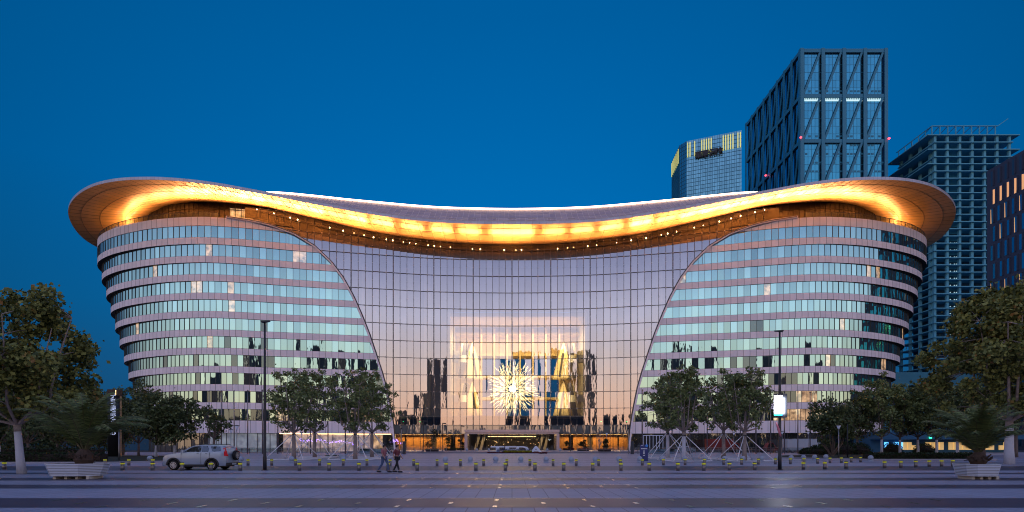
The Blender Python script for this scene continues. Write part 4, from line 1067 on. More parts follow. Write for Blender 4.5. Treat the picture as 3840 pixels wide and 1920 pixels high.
# bonsai trees by the entrance
for k, (xs, ys, yt, w_) in enumerate([(1621, 1700, 1606, 'tallest, left of the hall entrance'), (1688.5, 1696, 1637, 'second toward the door on the left'), (1733, 1694.5, 1640, 'beside the left canopy pillar'), (2132, 1694.5, 1652, 'beside the right canopy pillar'), (2187.6, 1697, 1645, 'second from the door on the right'), (2267, 1700, 1640, 'farthest right of the door')]):
    X, D = at(xs, ys); r = empty('potted_tree', (X, D, 0), 0, f'small cloud-pruned tree in a round flower tub, {w_}', 'potted tree', 'cloud-pruned trees by the entrance')
    if D > 107.6: r.location.z = .38
    H = hz(yt, D) - r.location.z; rg = random.Random(60 + k); b = MB().use('bark'); pts = [Vector((0, 0, .4))]
    for j in range(5): pts.append(Vector((rg.uniform(-.3, .3), rg.uniform(-.2, .2), .4 + (H - .9) * (j + 1) / 5)))
    b.tube(pts, [.12, .11, .09, .07, .05, .03], 6); P = []; npg = np.random.default_rng(k)
    for j in range(9):
        c = pts[1 + j % 5] + Vector((rg.uniform(-.9, .9), rg.uniform(-.4, .4), rg.uniform(-.1, .45))) * (H / 4.2); b.tube([pts[1 + j % 5], c], [.04, .02], 4)
        q = npg.normal(size=(150, 3)) * np.array([.26, .26, .16]) * H / 3.4; P.append(q + np.array(c))
    b.build('trunk', r, True); leaf_mesh('foliage', np.concatenate(P), .15, 'leaves_bonsai', r, k)
    MB().use('soil').lathe([(1.25, 0), (1.4, .3), (1.2, .42)], 16).build('tub', r, True)
    q = npg.uniform(-1, 1, (900, 3)); th = q[:, 0] * PI; rad_ = 1.1 + .3 * q[:, 1]; leaf_mesh('tub_flowers', np.stack([rad_ * np.cos(th), rad_ * np.sin(th), .38 + .12 * q[:, 2]], 1), .16, 'leaves_hedge' if k < 3 else 'flower_red', r, k)
X, D = at(2247, 1700); r = empty('bare_tree', (X, D, 0), 0, 'thin leafless tree beside the right flower tub', 'tree'); b = MB().use('bark_pale'); rg = random.Random(5)
b.tube([(0, 0, 0), (.05, 0, 1.6)], [.09, .06], 6)
for k in range(26):
    th = rg.uniform(0, 2 * PI); z = rg.uniform(.9, 2.4); q = Vector((.05, 0, z)); e = q + Vector((math.cos(th) * rg.uniform(.5, 1.3), math.sin(th) * .6, rg.uniform(.8, 2.2))); b.tube([q, q.lerp(e, .5) + Vector((0, 0, -.1)), e], [.04, .025, .01], 4)
b.build('branches', r)
# ================================================================== street furniture
# bollards: two rows
def make_bollard():
    r = empty('bollard', (0, 0, 0), 0, 'x', 'bollard')
    MB().use('steel').lathe([(.115, 0), (.115, .43)], 18).build('post', r, True)
    b = MB().use('bollard_black').lathe([(.120, .43), (.120, .535), (.11, .55), (.02, .555)], 18); b.build('cap', r, True)
    MB().use('yellow_band').lathe([(.127, .435), (.127, .462)], 18).build('reflective_band', r, True)
    b = MB().use('yellow_band').lathe([(.127, .475), (.127, .505)], 18)
    b.build('reflective_band', r, True)
    MB().use('steel_dull').lathe([(.16, 0), (.15, .015), (.12, .02)], 18).build('foot_ring', r, True)
    return r
BP = make_bollard(); first = True
frontx = [(16, 1762), (350, 1764), (459.5, 1765), (572, 1765), (683, 1766), (791, 1766), (901, 1766), (1123, 1766), (1234, 1766), (1346, 1766), (1455, 1766), (1564.5, 1766), (1673, 1766), (1784.6, 1766), (1895, 1766), (2006, 1766), (2114, 1766), (2222.5, 1766), (2328.5, 1766), (2434.5, 1766), (2542, 1766), (2639, 1766), (2735.4, 1765), (2829.7, 1764), (3012.8, 1762), (3093, 1761), (3173, 1759), (3317, 1757), (3378, 1756), (3434, 1754), (3485, 1752), (3531, 1751), (3573, 1750)]
backx = [(394, 1746), (483, 1746), (573, 1746), (930, 1746.5), (1019, 1746.5), (1108.5, 1746.5), (1198, 1746.5), (1287, 1746.5), (1376, 1746.5), (1463, 1747), (1551.5, 1747), (1639, 1747), (1726.4, 1747), (1813.7, 1747), (1900.7, 1747), (1987, 1747), (2074, 1747), (2160.8, 1747), (2245, 1747), (2326.6, 1747), (2408.7, 1746), (2488, 1745), (2569, 1744.5), (2642, 1744), (2713.7, 1743.5), (2781, 1743), (2844, 1742.5), (2907.6, 1741.5), (2964, 1740.7), (3015, 1740), (3066, 1739), (3112.5, 1737), (3155, 1736), (3192, 1734.5), (3227, 1734)]
def where(x):
    for lim, w in ((200, 'by the leaning white trunk'), (420, 'by the left planter'), (620, 'left of the parked car'), (900, 'in front of the parked car'), (1080, 'by the left lamp post'), (1500, 'before the left plane trees'), (1800, 'left of the flower bed'), (2130, 'before the flower bed'), (2400, 'right of the flower bed'), (2620, 'by the blue kiosk'), (2870, 'before the right plane trees'), (3050, 'by the screen lamp post'), (3300, 'before the right shrubs'), (9999, 'toward the right planter')):
        if x < lim: return w
for row, L in (('front', frontx), ('back', backx)):
    cnt = {}
    for k, (x, y) in enumerate(L):
        w = where(x); cnt.setdefault(w, []).append(k)
    for k, (x, y) in enumerate(L):
        w = where(x); ks = cnt[w]; ps = nth(ks.index(k), len(ks)) if len(ks) > 1 else 'lone'
        lab = f'yellow banded bollard, {row} row, {w}, {ps}'
        X, D = at(x, y); g_ = f'yellow banded bollards of the {row} row'
        if first: BP.location = (X, D, 0); BP['label'] = lab; BP['group'] = g_; first = False
        else: dup(BP, (X, D, 0), 0, lab, group=g_)
# stone spheres
def make_sphere():
    b = MB().use('sphere_stone'); n = 12
    b.lathe([(.27, 0), (.26, .05), (.17, .11)], 20)
    b.lathe([(.265 * math.sin(PI * (k + .2) / (n + .4)), .335 - .265 * math.cos(PI * (k + .2) / (n + .4))) for k in range(n + 1)], 22)
    return tag(b.build('stone_sphere', None, True), 'x', 'stone sphere', 'stone sphere bollards')
SPH = make_sphere(); first = True
SL = [(325, 1737), (562, 1731), (903, 1734), (1094, 1734), (1287, 1734), (1669.5, 1734.4), (1763.6, 1734.4), (1858.8, 1734.4), (1953, 1734.4), (2048, 1734.4), (2141.7, 1734.4), (2231.7, 1734.4), (2321.7, 1734), (2399, 1733), (2484, 1733), (2567, 1732.5), (2643.5, 1732), (2717, 1732), (2785.7, 1731), (2856, 1730), (2914, 1729), (2967, 1727.5), (3013, 1726), (3055, 1724.5), (3097, 1723), (3265, 1728)]
for k, (x, y) in enumerate(SL):
    o = SPH if k == 0 else SPH.copy()
    if k: COL.objects.link(o)
    w = where(x); same = [j for j, q in enumerate(SL) if where(q[0]) == w]; ps = nth(same.index(k), len(same)) if len(same) > 1 else 'only one there'
    o['label'] = f'grey stone sphere on a low plinth, {w}, {ps}'; X, D = at(x, y); o.location = (X, D, 0); 
for k, (x, w) in enumerate([(1751, 'against the left canopy pillar'), (1788, 'left of the glass doors'), (1833, 'behind the letter T'), (2052, 'behind the letter A'), (2101, 'against the right canopy pillar')]):
    o = SPH.copy(); COL.objects.link(o); o['label'] = f'small stone sphere on the entrance podium {w}'; o['group'] = 'stone spheres by the entrance'; D = 114; o.location = (gx(x, D), D, .38)
# tall lamp posts
def lamp_post(x, y, ztop, label, screen=False):
    X, D = at(x, y); r = empty('lamp_post', (X, D, 0), 0, label, 'lamp post'); H = ztop
    MB().use('black_metal').lathe([(.12, 0), (.12, .9), (.10, .95), (.085, H * .55), (.055, H - .05)], 14).build('pole', r, True)
    MB().use('black_metal').lathe([(.24, 0), (.24, .03), (.18, .05)], 14).build('base_plate', r, True)
    b = MB().use('black_metal'); sd = 1 if not screen else -1
    b.mesh([(-.35 * sd, -.16, H - .10), (-.35 * sd, .16, H - .10), (.72 * sd, .08, H + .02), (.72 * sd, -.08, H + .02), (-.35 * sd, -.16, H + .06), (-.35 * sd, .16, H + .06), (.72 * sd, .08, H + .08), (.72 * sd, -.08, H + .08)] if False else
           [(-.20, -.14, H - .07), (-.18, .14, H - .07), (.32, .10, H), (.32, -.10, H), (-.26, -.14, H + .04), (-.26, .14, H + .04), (.36, .08, H + .05), (.36, -.08, H + .05)], [(0, 1, 2, 3), (4, 7, 6, 5), (0, 3, 7, 4), (1, 5, 6, 2), (0, 4, 5, 1), (3, 2, 6, 7)])
    hd = b.build('lamp_head', r)
    if screen: hd.rotation_euler = (0, 0, R(160))
    return r, X, D
lamp_post(993, 1764, hz(1212, gd(1764)) + .1, 'tall black lamp post in front of the left wing')
r, X, D = lamp_post(2924, 1763, hz(1247, gd(1763)) + .1, 'tall black lamp post carrying a glaring white screen box', True)
zb, zt = hz(1566, D), hz(1478, D)
b = MB().use('black_metal').box(-.38, .44, -.22, .22, zb, zt); sc_ = b.build('screen_box', r); sc_.rotation_euler = (0, 0, R(-22))
b = MB().use('screen').box(-.36, .14, -.262, -.222, zb + .30, zt - .10); b.use('screen_green').box(-.36, -.10, -.262, -.222, zb + .12, zb + .26); b.use('screen_blue').box(-.10, .14, -.262, -.222, zb + .12, zb + .26); b.build('screen_face', sc_)
b = MB().use('mirror_pink'); b.lathe([(.05, .0), (.38, .03), (.40, .10), (.36, .12), (.05, .16)], 20); mo = b.build('round_mirror', r, True); mo.location = (-.22, -.12, hz(1612, D)); mo.rotation_euler = (R(72), R(14), R(55)); mo.scale = (.7, 1.35, 1)
MB().use('black_metal').bar((0, 0, hz(1612, D)), (-.22, -.1, hz(1612, D)), .05).build('mirror_arm', r)
l = bpy.data.lights.new('screen_light', 'AREA'); l.shape = 'RECTANGLE'; l.size = .66; l.size_y = 1.1; l.energy = 110; l.color = (.75, .85, 1); lo = bpy.data.objects.new('screen_light', l); COL.objects.link(lo)
lo.location = (X - .16, D - .32, (zb + zt) / 2); lo.rotation_euler = (R(90), 0, R(-22))
# garden lamps with cone heads
def make_garden():
    r = empty('garden_lamp', (0, 0, 0), 0, 'x', 'garden lamp', 'garden lamps with cone heads')
    MB().use('steel_dull').lathe([(.075, 0), (.06, 1), (.045, 3.7)], 10).build('pole', r, True)
    MB().use('white_paint').lathe([(.06, 3.62), (.09, 3.7), (.27, 4.12)], 14).build('lamp_cone', r, True)
    MB().use('black_metal').lathe([(.31, 4.12), (.31, 4.17), (.05, 4.21)], 14).build('lid', r, True); return r
GP = make_garden()
for k, (x, y, w) in enumerate([(446, 1729, 'in front of the sign pillar'), (335, 1722, 'among the palm fronds'), (888, 1719, 'right of the parked car, nearer one'), (866, 1709, 'right of the parked car, middle of three'), (820, 1705, 'right of the parked car, farthest of three'), (3145, 1720, 'in front of the many-stemmed tree'), (2933, 1703.5, 'behind the screen lamp post'), (3031, 1703, 'between the right flagpoles'), (1131, 1701, 'between the left plane trees'), (2752, 1701, 'behind the right plane trees'), (2275, 1700, 'right of the hall glass by the fence')]):
    X, D = at(x, y); lab = f'thin garden lamp with inverted cone head {w}'
    if k == 0: GP.location = (X, D, 0); GP['label'] = lab
    else: dup(GP, (X, D, 0), 0, lab)
X, D = at(3178, 1718); b = MB().use('black_metal').lathe([(.07, 0), (.06, 4.4)], 8); tag(b.build('post', None, True), 'plain dark post beside the many-stemmed tree on the right', 'post').location = (X, D, 0)
# flagpoles
def make_flag():
    r = empty('flagpole', (0, 0, 0), 0, 'x', 'flagpole')
    MB().use('steel').lathe([(.11, 0), (.10, 6), (.07, 11.9)], 12).build('pole', r, True)
    MB().use('steel').lathe([(.03, 11.9), (.15, 12.03), (.15, 12.12), (.03, 12.25)], 12).build('finial', r, True); return r
FP = make_flag(); first = True
for side, L in (('left', [784, 830, 878, 929, 984, 1042, 1106, 1164, 1230, 1295, 1365]), ('right', [2409, 2520, 2587, 2652, 2716, 2776, 2835, 2890, 2941.6, 2992, 3037.8, 3082, 3122])):
    for k, x in enumerate(L):
        D = 103.5 + (max(0, 5 - k) * .5 if side == 'left' else max(0, k - 5) * .9); lab = f'bare steel flagpole in the {side} row, {nth(k, len(L))}'; g_ = f'flagpoles in front of the {side} wing'
        if first: FP.location = (gx(x, D), D, 0); FP['label'] = lab; FP['group'] = g_; first = False
        else: dup(FP, (gx(x, D), D, 0), 0, lab, group=g_)
# sign pillar
X, D = gx(430, 76), 76
r = empty('sign_pillar', (X, D, 0), 0, 'dark round sign pillar with vertical white characters in the left trees', 'sign'); H = hz(1462, D)
MB().use('black_sign').lathe([(.80, 0), (.80, H - .85)], 28).build('shaft', r, True)
b = MB().use('palm_husk').lathe([(.86, H - .849), (.86, H)], 28); b.use('warm_light').box(.60, .64, -.66, -.62, H - .7, H - .1); b.build('crown_ring', r)
b = MB().use('steel').box(.81, .87, -.15, .15, 0, H - .9); b.build('edge_strip', r)
for k, c in enumerate('于家堡国际会议中心'):
    a = R(-66); zz = hz(1487 + k * 17.2, D)
    text_mesh(c, .66, 'character', 'letter_lit', r, (.83 * math.cos(a), .83 * math.sin(a), zz), (R(90), 0, R(18)), .012, bold=.01)
# dark speaker columns beside the hall
for x, w in ((1515.5, 'left'), (2371, 'right')):
    X, D = at(x, 1703.5); r = empty('dark_column', (X, D, 0), 0, f'black waist-high equipment column at the {w} end of the hall front', 'column')
    MB().use('black_sign').lathe([(.33, 0), (.33, .25), (.30, .3), (.30, 2.3), (.27, 2.36)], 20).build('casing', r, True); MB().use('steel_dull').lathe([(.36, 0), (.36, .08)], 20).build('base', r, True)
    b = MB().use('steel_dull').tube([(-.6, .5, 0), (-.6, .5, 4.6)], .07, 8); b.use('black_metal').lathe([(.05, 4.5), (.2, 4.8)], 8, (-.6, .5, 0))
    pr = tag(b.build('thin_lamp', None), f'thin pole lamp behind the {w} black column', 'lamp'); pr.location = (X, D, 0)
# slim black lamps in front of the hall
for k, (x, yt, w) in enumerate([(1660, 1587, 'left of the door, nearer the tall tub tree'), (1729, 1597, 'beside the left canopy pillar'), (2140, 1597, 'beside the right canopy pillar'), (2299, 1590, 'far right of the hall glass'), (1588, 1578, 'at the left part of the hall glass')]):
    D = 112; b = MB().use('black_metal').tube([(0, 0, .3), (0, 0, hz(yt, D))], .075, 8); b.bar((-.05, 0, hz(yt, D)), (.7, 0, hz(yt, D) - .1), .12, .2)
    tag(b.build('slim_lamp', None), f'slim black street lamp {w}', 'street lamp', 'slim lamps before the hall').location = (gx(x, D), D, 0)
# kiosk
X, D = at(2415, 1729); r = empty('sign_kiosk', (X, D, 0), R(-14), 'dark blue display stand with pale writing, right of the hall', 'display stand')
MB().use('kiosk_blue').box(-.41, .41, -.14, .14, .05, 1.74).build('panel', r); MB().use('kiosk_blue').box(-.5, .56, -.26, .26, 0, .05).build('foot', r)
b = MB().use('kiosk_ring').lathe([(.12, 0), (.15, .008), (.12, .016)], 18); o = b.build('globe_mark', r, True); o.location = (.28, -.145, 1.62); o.rotation_euler = (R(90), 0, 0)
b = MB().use('kiosk_text')
for k in range(8): b.box(-.30 + k * .08, -.245 + k * .08, -.152, -.145, 1.27, 1.33)
for k in range(3): b.box(-.035, .035, -.152, -.145, .76 + k * .13, .86 + k * .13)
b.box(-.09, .11, -.152, -.145, .60, .64)
for k in range(5): b.box(-.3 + k * .05, -.27 + k * .05, -.152, -.145, 1.62, 1.65)
b.build('writing', r)
# flower bed and letters
D = 103.5
b = MB().use('kerb').mesh([(-9.6, -2.4, 0), (6.2, -2.4, 0), (9.4, .8, 0), (7, 2.4, 0), (-7, 2.4, 0), (-9.6, .4, 0)] + [(-9.4, -2.2, .16), (6.1, -2.2, .16), (9.2, .8, .16), (7, 2.2, .16), (-7, 2.2, .16), (-9.4, .4, .16)], [(0, 1, 7, 6), (1, 2, 8, 7), (2, 3, 9, 8), (3, 4, 10, 9), (4, 5, 11, 10), (5, 0, 6, 11), (6, 7, 8, 9, 10, 11)])
X = gx(1940, D); fb = empty('flower_bed', (X, D, 0), 0, 'raised bed of yellow and dark red flowers before the entrance', 'flower bed')
o = b.build('kerb', fb); o.scale = (.62, .8, 1)
rg = np.random.default_rng(4)
def patch(n, x0, x1, y0, y1, z0, z1, m, nm, size=.16):
    P = rg.uniform(0, 1, (n, 3)); P[:, 0] = x0 + (x1 - x0) * P[:, 0]; P[:, 1] = y0 + (y1 - y0) * P[:, 1]; P[:, 2] = z0 + (z1 - z0) * P[:, 2]; leaf_mesh(nm, P, size, m, fb, 5)
patch(2200, -5.6, 5.6, -1.7, -1.0, .12, .34, 'flower_red', 'red_flowers'); patch(2600, -2.6, 2.7, -1.6, -.6, .2, .62, 'flower_yellow', 'yellow_flowers'); patch(900, -4.0, 2.4, -.7, -.5, .4, 1.0, 'flower_blue', 'blue_flowers', .13)
ls = empty('letter_sign', (X, D + .3, 0), 0, 'low white block letters reading TEDA standing in the flower bed', 'letter sign')
for ch, x, w_ in (('T', -3.75, 2.6), ('E', -1.35, 2.1), ('D', .95, 2.4), ('A', 3.55, 2.3)):
    o = text_mesh(ch, 1.66, 'letter', 'white_paint', ls, (x, -.2, .78), (R(90), 0, 0), .30, bold=.05); wd = o.dimensions.x or 1; o.scale = (w_ / wd, 1, 1)
# railings
def railing(pts, z, label, name='railing', glass=False, h=1.1):
    c = pts[0]; r = empty(name, (c[0], c[1], z), 0, label, 'railing'); b = MB().use('steel_dull'); rl = b; gl = MB().use('balustrade_glass')
    for p, q in zip(pts, pts[1:]):
        L = math.hypot(q[0] - p[0], q[1] - p[1]); n = max(1, int(L / 1.5))
        for k in range(n + 1):
            x, y = p[0] + (q[0] - p[0]) * k / n - c[0], p[1] + (q[1] - p[1]) * k / n - c[1]; b.bar((x, y, 0), (x, y, h), .07, .05)
        P, Q = (p[0] - c[0], p[1] - c[1]), (q[0] - c[0], q[1] - c[1])
        for hh, w in ((h, .07), (h * .72, .035), (h * .45, .035), (.12, .035)): rl.bar((*P, hh), (*Q, hh), w)
        if glass: gl.face((*P, .15), (*Q, .15), (*Q, h - .06), (*P, h - .06))
    b.build('frame', r)
    if glass: gl.build('glass_panel', r)
railing([(-62, 109), (-52, 108.2), (-36, 108.2)], 0, 'long steel and glass railing in front of the left wing', glass=True)
railing([(-68, 112.5), (-52, 111.5), (-35, 111.5)], 0, 'second steel railing behind the first, before the left wing')
railing([(-34, 104.5), (-25, 104.5), (-17.5, 107), (-12.8, 107)], 0, 'ramp railing left of the entrance podium')
railing([(12.8, 107), (18, 107), (24, 104.6), (31, 104.6)], 0, 'ramp railing right of the entrance podium')
railing([(31.5, 108.2), (46, 108.2), (64, 109)], 0, 'long steel and glass railing in front of the right wing', glass=True)
railing([(31, 111.5), (50, 111.5), (66, 112.5)], 0, 'second steel railing behind the first, before the right wing')
# stair and escalator end drum at the left
for s, w in ((-1, 'left'), (1, 'right')):
    D = 101.5; X = gx(1430, D) if s < 0 else gx(2448, D); r = empty('escalator', (X, D, 0), 0, f'escalator head sinking below the square at the {w} end of the hall', 'escalator')
    for y in (-.8, .8):
        pts = [(-s * -4.2, y, .95), (s * -1.2 * -1 * -1, y, .95)]
        loop = [(s * 3.8, y, .95), (-s * 1.2, y, .95)] + [(-s * (1.2 + .5 * math.sin(a)), y, .5 + .45 * math.cos(a)) for a in (.5, 1, 1.57, 2.1, 2.7)] + [(-s * 1.2, y, .06)]
        MB().use('tyre').tube(loop, .07, 6).build('handrail', r, True)
        MB().use('balustrade_glass').box(min(-s * 1.2, s * 3.8), max(-s * 1.2, s * 3.8), y - .02, y + .02, .1, .9).build('glass_side', r)
    MB().use('steel_dull').box(min(-s * 1.5, s * 3.8), max(-s * 1.5, s * 3.8), -.7, .7, .01, .09).build('step_plate', r)
# white barred gate right of the hall
D = 117; X = gx(2449, D); r = empty('barred_gate', (X, D, 0), 0, 'white framed barred gate at the foot of the right wing', 'gate'); w, h = 37 * D / F_PX, hz(1634, D)
b = MB().use('white_paint')
for k in range(7): x = -w + 2 * w * k / 6; b.box(x - .05, x + .05, -.05, .05, 0, h)
b.box(-w - .05, w + .05, -.06, .06, h, h + .12); b.build('bars', r)
MB().use('dark_windows').box(-w, w, .1, .2, 0, h).build('panels', r)
# fairy lights
for nm, x0, x1, y0, y1, D, n, w in (('fairy_lights', 1120, 1330, 1648, 1662, 117, 110, 'string of tiny purple lights behind the left plane trees'), ('fairy_lights', 1473, 1515, 1650, 1672, 104.2, 26, 'short pink light string at the left corner of the hall')):
    b = MB().use('fairy_purple'); rg = random.Random(int(x0)); r0 = (gx(x0, D), D, 0)
    for k in range(n):
        t = rg.random(); x = gx(x0 + (x1 - x0) * t, D) - r0[0]; z = hz(y0 + (y1 - y0) * t + rg.gauss(0, 2.5) + 4 * math.sin(t * 14), D); b.box(x, x + .10, 0, .1, z, z + .10)
    b.use('black_metal').bar((0, .12, hz(y0, D)), (gx(x1, D) - r0[0], .12, hz(y1, D)), .03)
    o = b.build(nm); o.location = r0; tag(o, w, 'string lights')

# ================================================================== vehicles
def wheel(parent, x, y, r, w, name='wheel', rot=None):
    e = MB().use('tyre'); pr = [(r * .62, -w / 2), (r * .93, -w / 2), (r, -w * .35), (r, w * .35), (r * .93, w / 2), (r * .62, w / 2)]
    e.lathe(pr, 28); t = e.build(name, parent, True); t.location = (x, y, r); t.rotation_euler = rot or (R(90), 0, 0)
    b = MB().use('rim_alloy').lathe([(r * .16, w * .50), (r * .16, w * .56), (r * .05, w * .57)], 12)
    for k in range(9):
        a = 2 * PI * k / 9; ca, sa = math.cos(a), math.sin(a); b.bar((r * .1 * ca, r * .1 * sa, w * .50), (r * .60 * ca, r * .60 * sa, w * .48), .05, .03, up=(0, 0, 1))
    n = 24
    for k in range(n):
        a, c = 2 * PI * k / n, 2 * PI * (k + 1) / n; b.bar((r * .61 * math.cos(a), r * .61 * math.sin(a), w * .47), (r * .61 * math.cos(c), r * .61 * math.sin(c), w * .47), .035, .05, up=(0, 0, 1))
    b.use('car_trim').lathe([(r * .6, w * .30), (r * .05, w * .32)], 20)
    b.build('rim', t); return t
def suv():
    X, D = at(652, 1763.2); r = empty('parked_car', (X, D + .86, 0), R(-1.5), 'silver blue sport utility car with spare wheel, parked left of the lamp post', 'car')
    r.scale = (1.0, 1.0, 1.0)
    # side profile, x grows to the rear, front wheel hub at x=0
    low = [(-.80, .42), (-.84, .62), (-.80, .82), (-.66, .98), (-.40, 1.05), (.10, 1.13), (.50, 1.19), (.62, 1.22), (1.2, 1.22), (2.0, 1.22), (2.8, 1.22), (3.50, 1.20), (3.58, 1.02), (3.62, .70), (3.60, .42)]
    N = len(low); hw = .87
    secs = [(-hw, 1.0), (-hw * .99, 1.0)]
    b = MB().use('car_paint')
    def arch_z(x):
        z = .30
        for cx in (0, 2.62):
            if abs(x - cx) < .43: z = max(z, .34 + math.sqrt(.43 ** 2 - (x - cx) ** 2))
        return z
    xs = sorted(set([round(-.80 + 4.38 * k / 64, 3) for k in range(65)]))
    def top(x):
        for p, q in zip(low[2:12], low[3:13]):
            if p[0] <= x <= q[0]: return p[1] + (q[1] - p[1]) * (x - p[0]) / (q[0] - p[0])
        return .9 if x < 0 else 1.1
    def yy(x, z):                                       # body side bulge
        e = hw - .10 * sm(-.30, -.84, x) - .05 * sm(3.2, 3.62, x) if x < 0 else hw - .05 * sm(3.2, 3.62, x)
        return e - .035 * ((z - .75) / .45) ** 2
    for sgn in (-1, 1):
        for x0, x1 in zip(xs, xs[1:]):
            za0, za1, zt0, zt1 = arch_z(x0), arch_z(x1), top(x0), top(x1); K = 7
            for k in range(K):
                f0, f1 = k / K, (k + 1) / K
                q = [(x0, sgn * yy(x0, za0 + (zt0 - za0) * f0), za0 + (zt0 - za0) * f0), (x1, sgn * yy(x1, za1 + (zt1 - za1) * f0), za1 + (zt1 - za1) * f0), (x1, sgn * yy(x1, za1 + (zt1 - za1) * f1), za1 + (zt1 - za1) * f1), (x0, sgn * yy(x0, za0 + (zt0 - za0) * f1), za0 + (zt0 - za0) * f1)]
                b.face(*(q if sgn < 0 else q[::-1]))
    for x0, x1 in zip(xs, xs[1:]):
        ys = [-1, -.9, -.5, 0, .5, .9, 1]
        for a_, c_ in zip(ys, ys[1:]):
            def P(x, f): return (x, f * yy(x, top(x)), top(x) + .045 * (1 - f * f))
            b.face(P(x0, a_), P(x1, a_), P(x1, c_), P(x0, c_))
    for pr, xx in ((low[0:4], -1), (low[11:15], 1)):
        for p, q in zip(pr, pr[1:]):
            for a_, c_ in ((-1, -.6), (-.6, 0), (0, .6), (.6, 1)):
                def P(p, f): return (p[0] + (.10 * f * f if xx < 0 else -.06 * f * f), f * yy(max(-.8, min(3.58, p[0])), p[1]), p[1])
                b.face(P(p, a_), P(p, c_), P(q, c_), P(q, a_))
    body = b.build('body', r, True)
    # cabin: roof and pillars
    cab = [(.42, 1.17), (.95, 1.50), (1.30, 1.655), (1.9, 1.71), (2.9, 1.69), (3.30, 1.63), (3.44, 1.45), (3.52, 1.18)]
    b = MB().use('car_paint'); 
    def cy(z): return hw - .03 - (z - 1.17) * .26
    for p, q in zip(cab, cab[1:]):
        for a_, c_ in ((-1, -.7), (-.7, 0), (0, .7), (.7, 1)):
            def P(p, f): return (p[0], f * cy(p[1]), p[1] + .03 * (1 - f * f))
            b.face(P(p, a_), P(q, a_), P(q, c_), P(p, c_))
    for sgn in (-1, 1):
        pts = [(x, sgn * cy(z), z) for x, z in cab]; b.face(*(pts if sgn > 0 else pts[::-1]))
    b.build('roof', r)
    b = MB().use('car_glass')
    for sgn in (-1, 1):
        for poly in ([(.72, 1.24), (1.08, 1.48), (1.36, 1.60), (1.86, 1.63), (1.86, 1.24)], [(1.92, 1.24), (1.92, 1.63), (2.28, 1.63), (2.40, 1.45), (2.36, 1.24)], [(2.62, 1.30), (2.50, 1.62), (3.16, 1.60), (3.22, 1.30), (2.75, 1.26)]):
            pts = [(x, sgn * (cy(z) + .012), z) for x, z in poly]; b.face(*(pts if sgn > 0 else pts[::-1]))
    b.face((.50, -.66, 1.235), (.50, .66, 1.235), (1.22, .60, 1.635), (1.22, -.60, 1.635)); b.face((3.375, -.56, 1.58), (3.375, .56, 1.58), (3.50, .64, 1.26), (3.50, -.64, 1.26))
    b.build('windows', r)
    b = MB().use('car_trim')
    for sgn in (-1, 1):
        for cx in (0, 2.62):
            pp = [(cx + .46 * math.cos(a), sgn * (yy(cx, .6) + .012), .34 + .46 * math.sin(a)) for a in [PI * k / 14 for k in range(15)]]
            for p, q in zip(pp, pp[1:]): b.bar(p, q, .10, .05, up=(0, 1, 0))
        b.box(.47, 2.15, sgn * hw - .03, sgn * hw + .03, .27, .39); b.box(1.3, 3.1, sgn * .60 - .02, sgn * .60 + .02, 1.73, 1.765)
    b.box(-.86, -.74, -.70, .70, .28, .48); b.box(3.0, 3.70, -.80, .80, .34, .50); b.box(-.55, 3.4, -.6, .6, .22, .34)
    b.build('trim', r)
    b = MB().use('dark_windows')
    for x in (.52, 1.88, 2.46):
        b.box(x - .008, x + .008, -hw - .004, -hw + .02, .45, 1.2)
    for x in (1.72, 2.30): b.box(x - .12, x + .02, -hw - .03, -hw - .004, 1.10, 1.13)
    b.build('door_lines', r)
    for sgn in (-1, 1):
        b = MB().use('tail_red'); b.mesh([(3.50, sgn * .80, 1.0), (3.63, sgn * .74, 1.0), (3.50, sgn * .72, 1.52), (3.36, sgn * .78, 1.52), (3.52, sgn * .86, .95), (3.66, sgn * .66, .95)], [(0, 1, 2, 3), (0, 4, 5, 1), (0, 3, 4), (1, 5, 2)]); b.box(3.45, 3.61, sgn * .79 - .06, sgn * .79 + .07, .98, 1.28); b.build('tail_light', r)
        b = MB().use('head_lens').box(-.70, -.50, sgn * .64 - .13, sgn * .64 + .13, .82, .97); b.build('headlight', r)
        wheel(r, 0, sgn * .78, .34, .22, rot=(R(90), 0, 0) if sgn < 0 else (R(-90), 0, 0)); wheel(r, 2.62, sgn * .78, .34, .22, rot=(R(90), 0, 0) if sgn < 0 else (R(-90), 0, 0))
    w_ = wheel(r, 3.76, .12, .34, .20, 'spare_wheel', (0, R(90), 0)); w_.location.z = 1.0
    b = MB().use('car_paint').box(.60, .78, -hw - .16, -hw + .0, 1.20, 1.36); b.build('wing_mirror', r)
    b = MB().use('white_box').box(3.705, 3.715, -.26, .26, .36, .47); b.build('number_plate', r)
suv()
def small_car(x, y, col, label, L=4.3, h=1.42, D=None):
    X, D0 = at(x, y); D = D or D0; r = empty('parked_car', (gx(x, D), D, 0), 0, label, 'car'); hw = .85
    prof = [(-L / 2, .35), (-L / 2, .72), (-L * .30, .88), (-L * .12, h - .05), (L * .14, h), (L * .33, .98), (L * .48, .9), (L / 2, .4)]
    b = MB().use(col); vs = [(p[0], -hw * (1 if p[1] < 1 else .85), p[1]) for p in prof] + [(p[0], hw * (1 if p[1] < 1 else .85), p[1]) for p in prof]; n = len(prof)
    b.mesh(vs, [tuple(range(n))[::-1], tuple(range(n, 2 * n))] + [(i, (i + 1) % n, n + (i + 1) % n, n + i) for i in range(n)]); b.build('body', r)
    b = MB().use('car_glass').face((-L * .24, -hw - .012, .93), (L * .27, -hw - .012, .95), (L * .13, -hw * .86 - .03, h - .09), (-L * .11, -hw * .86 - .03, h - .12)); b.build('windows', r)
    for sx in (-.32, .32):
        for sy in (-1, 1): wheel(r, sx * L, sy * .76, .3, .2, rot=(R(90), 0, 0) if sy < 0 else (R(-90), 0, 0))
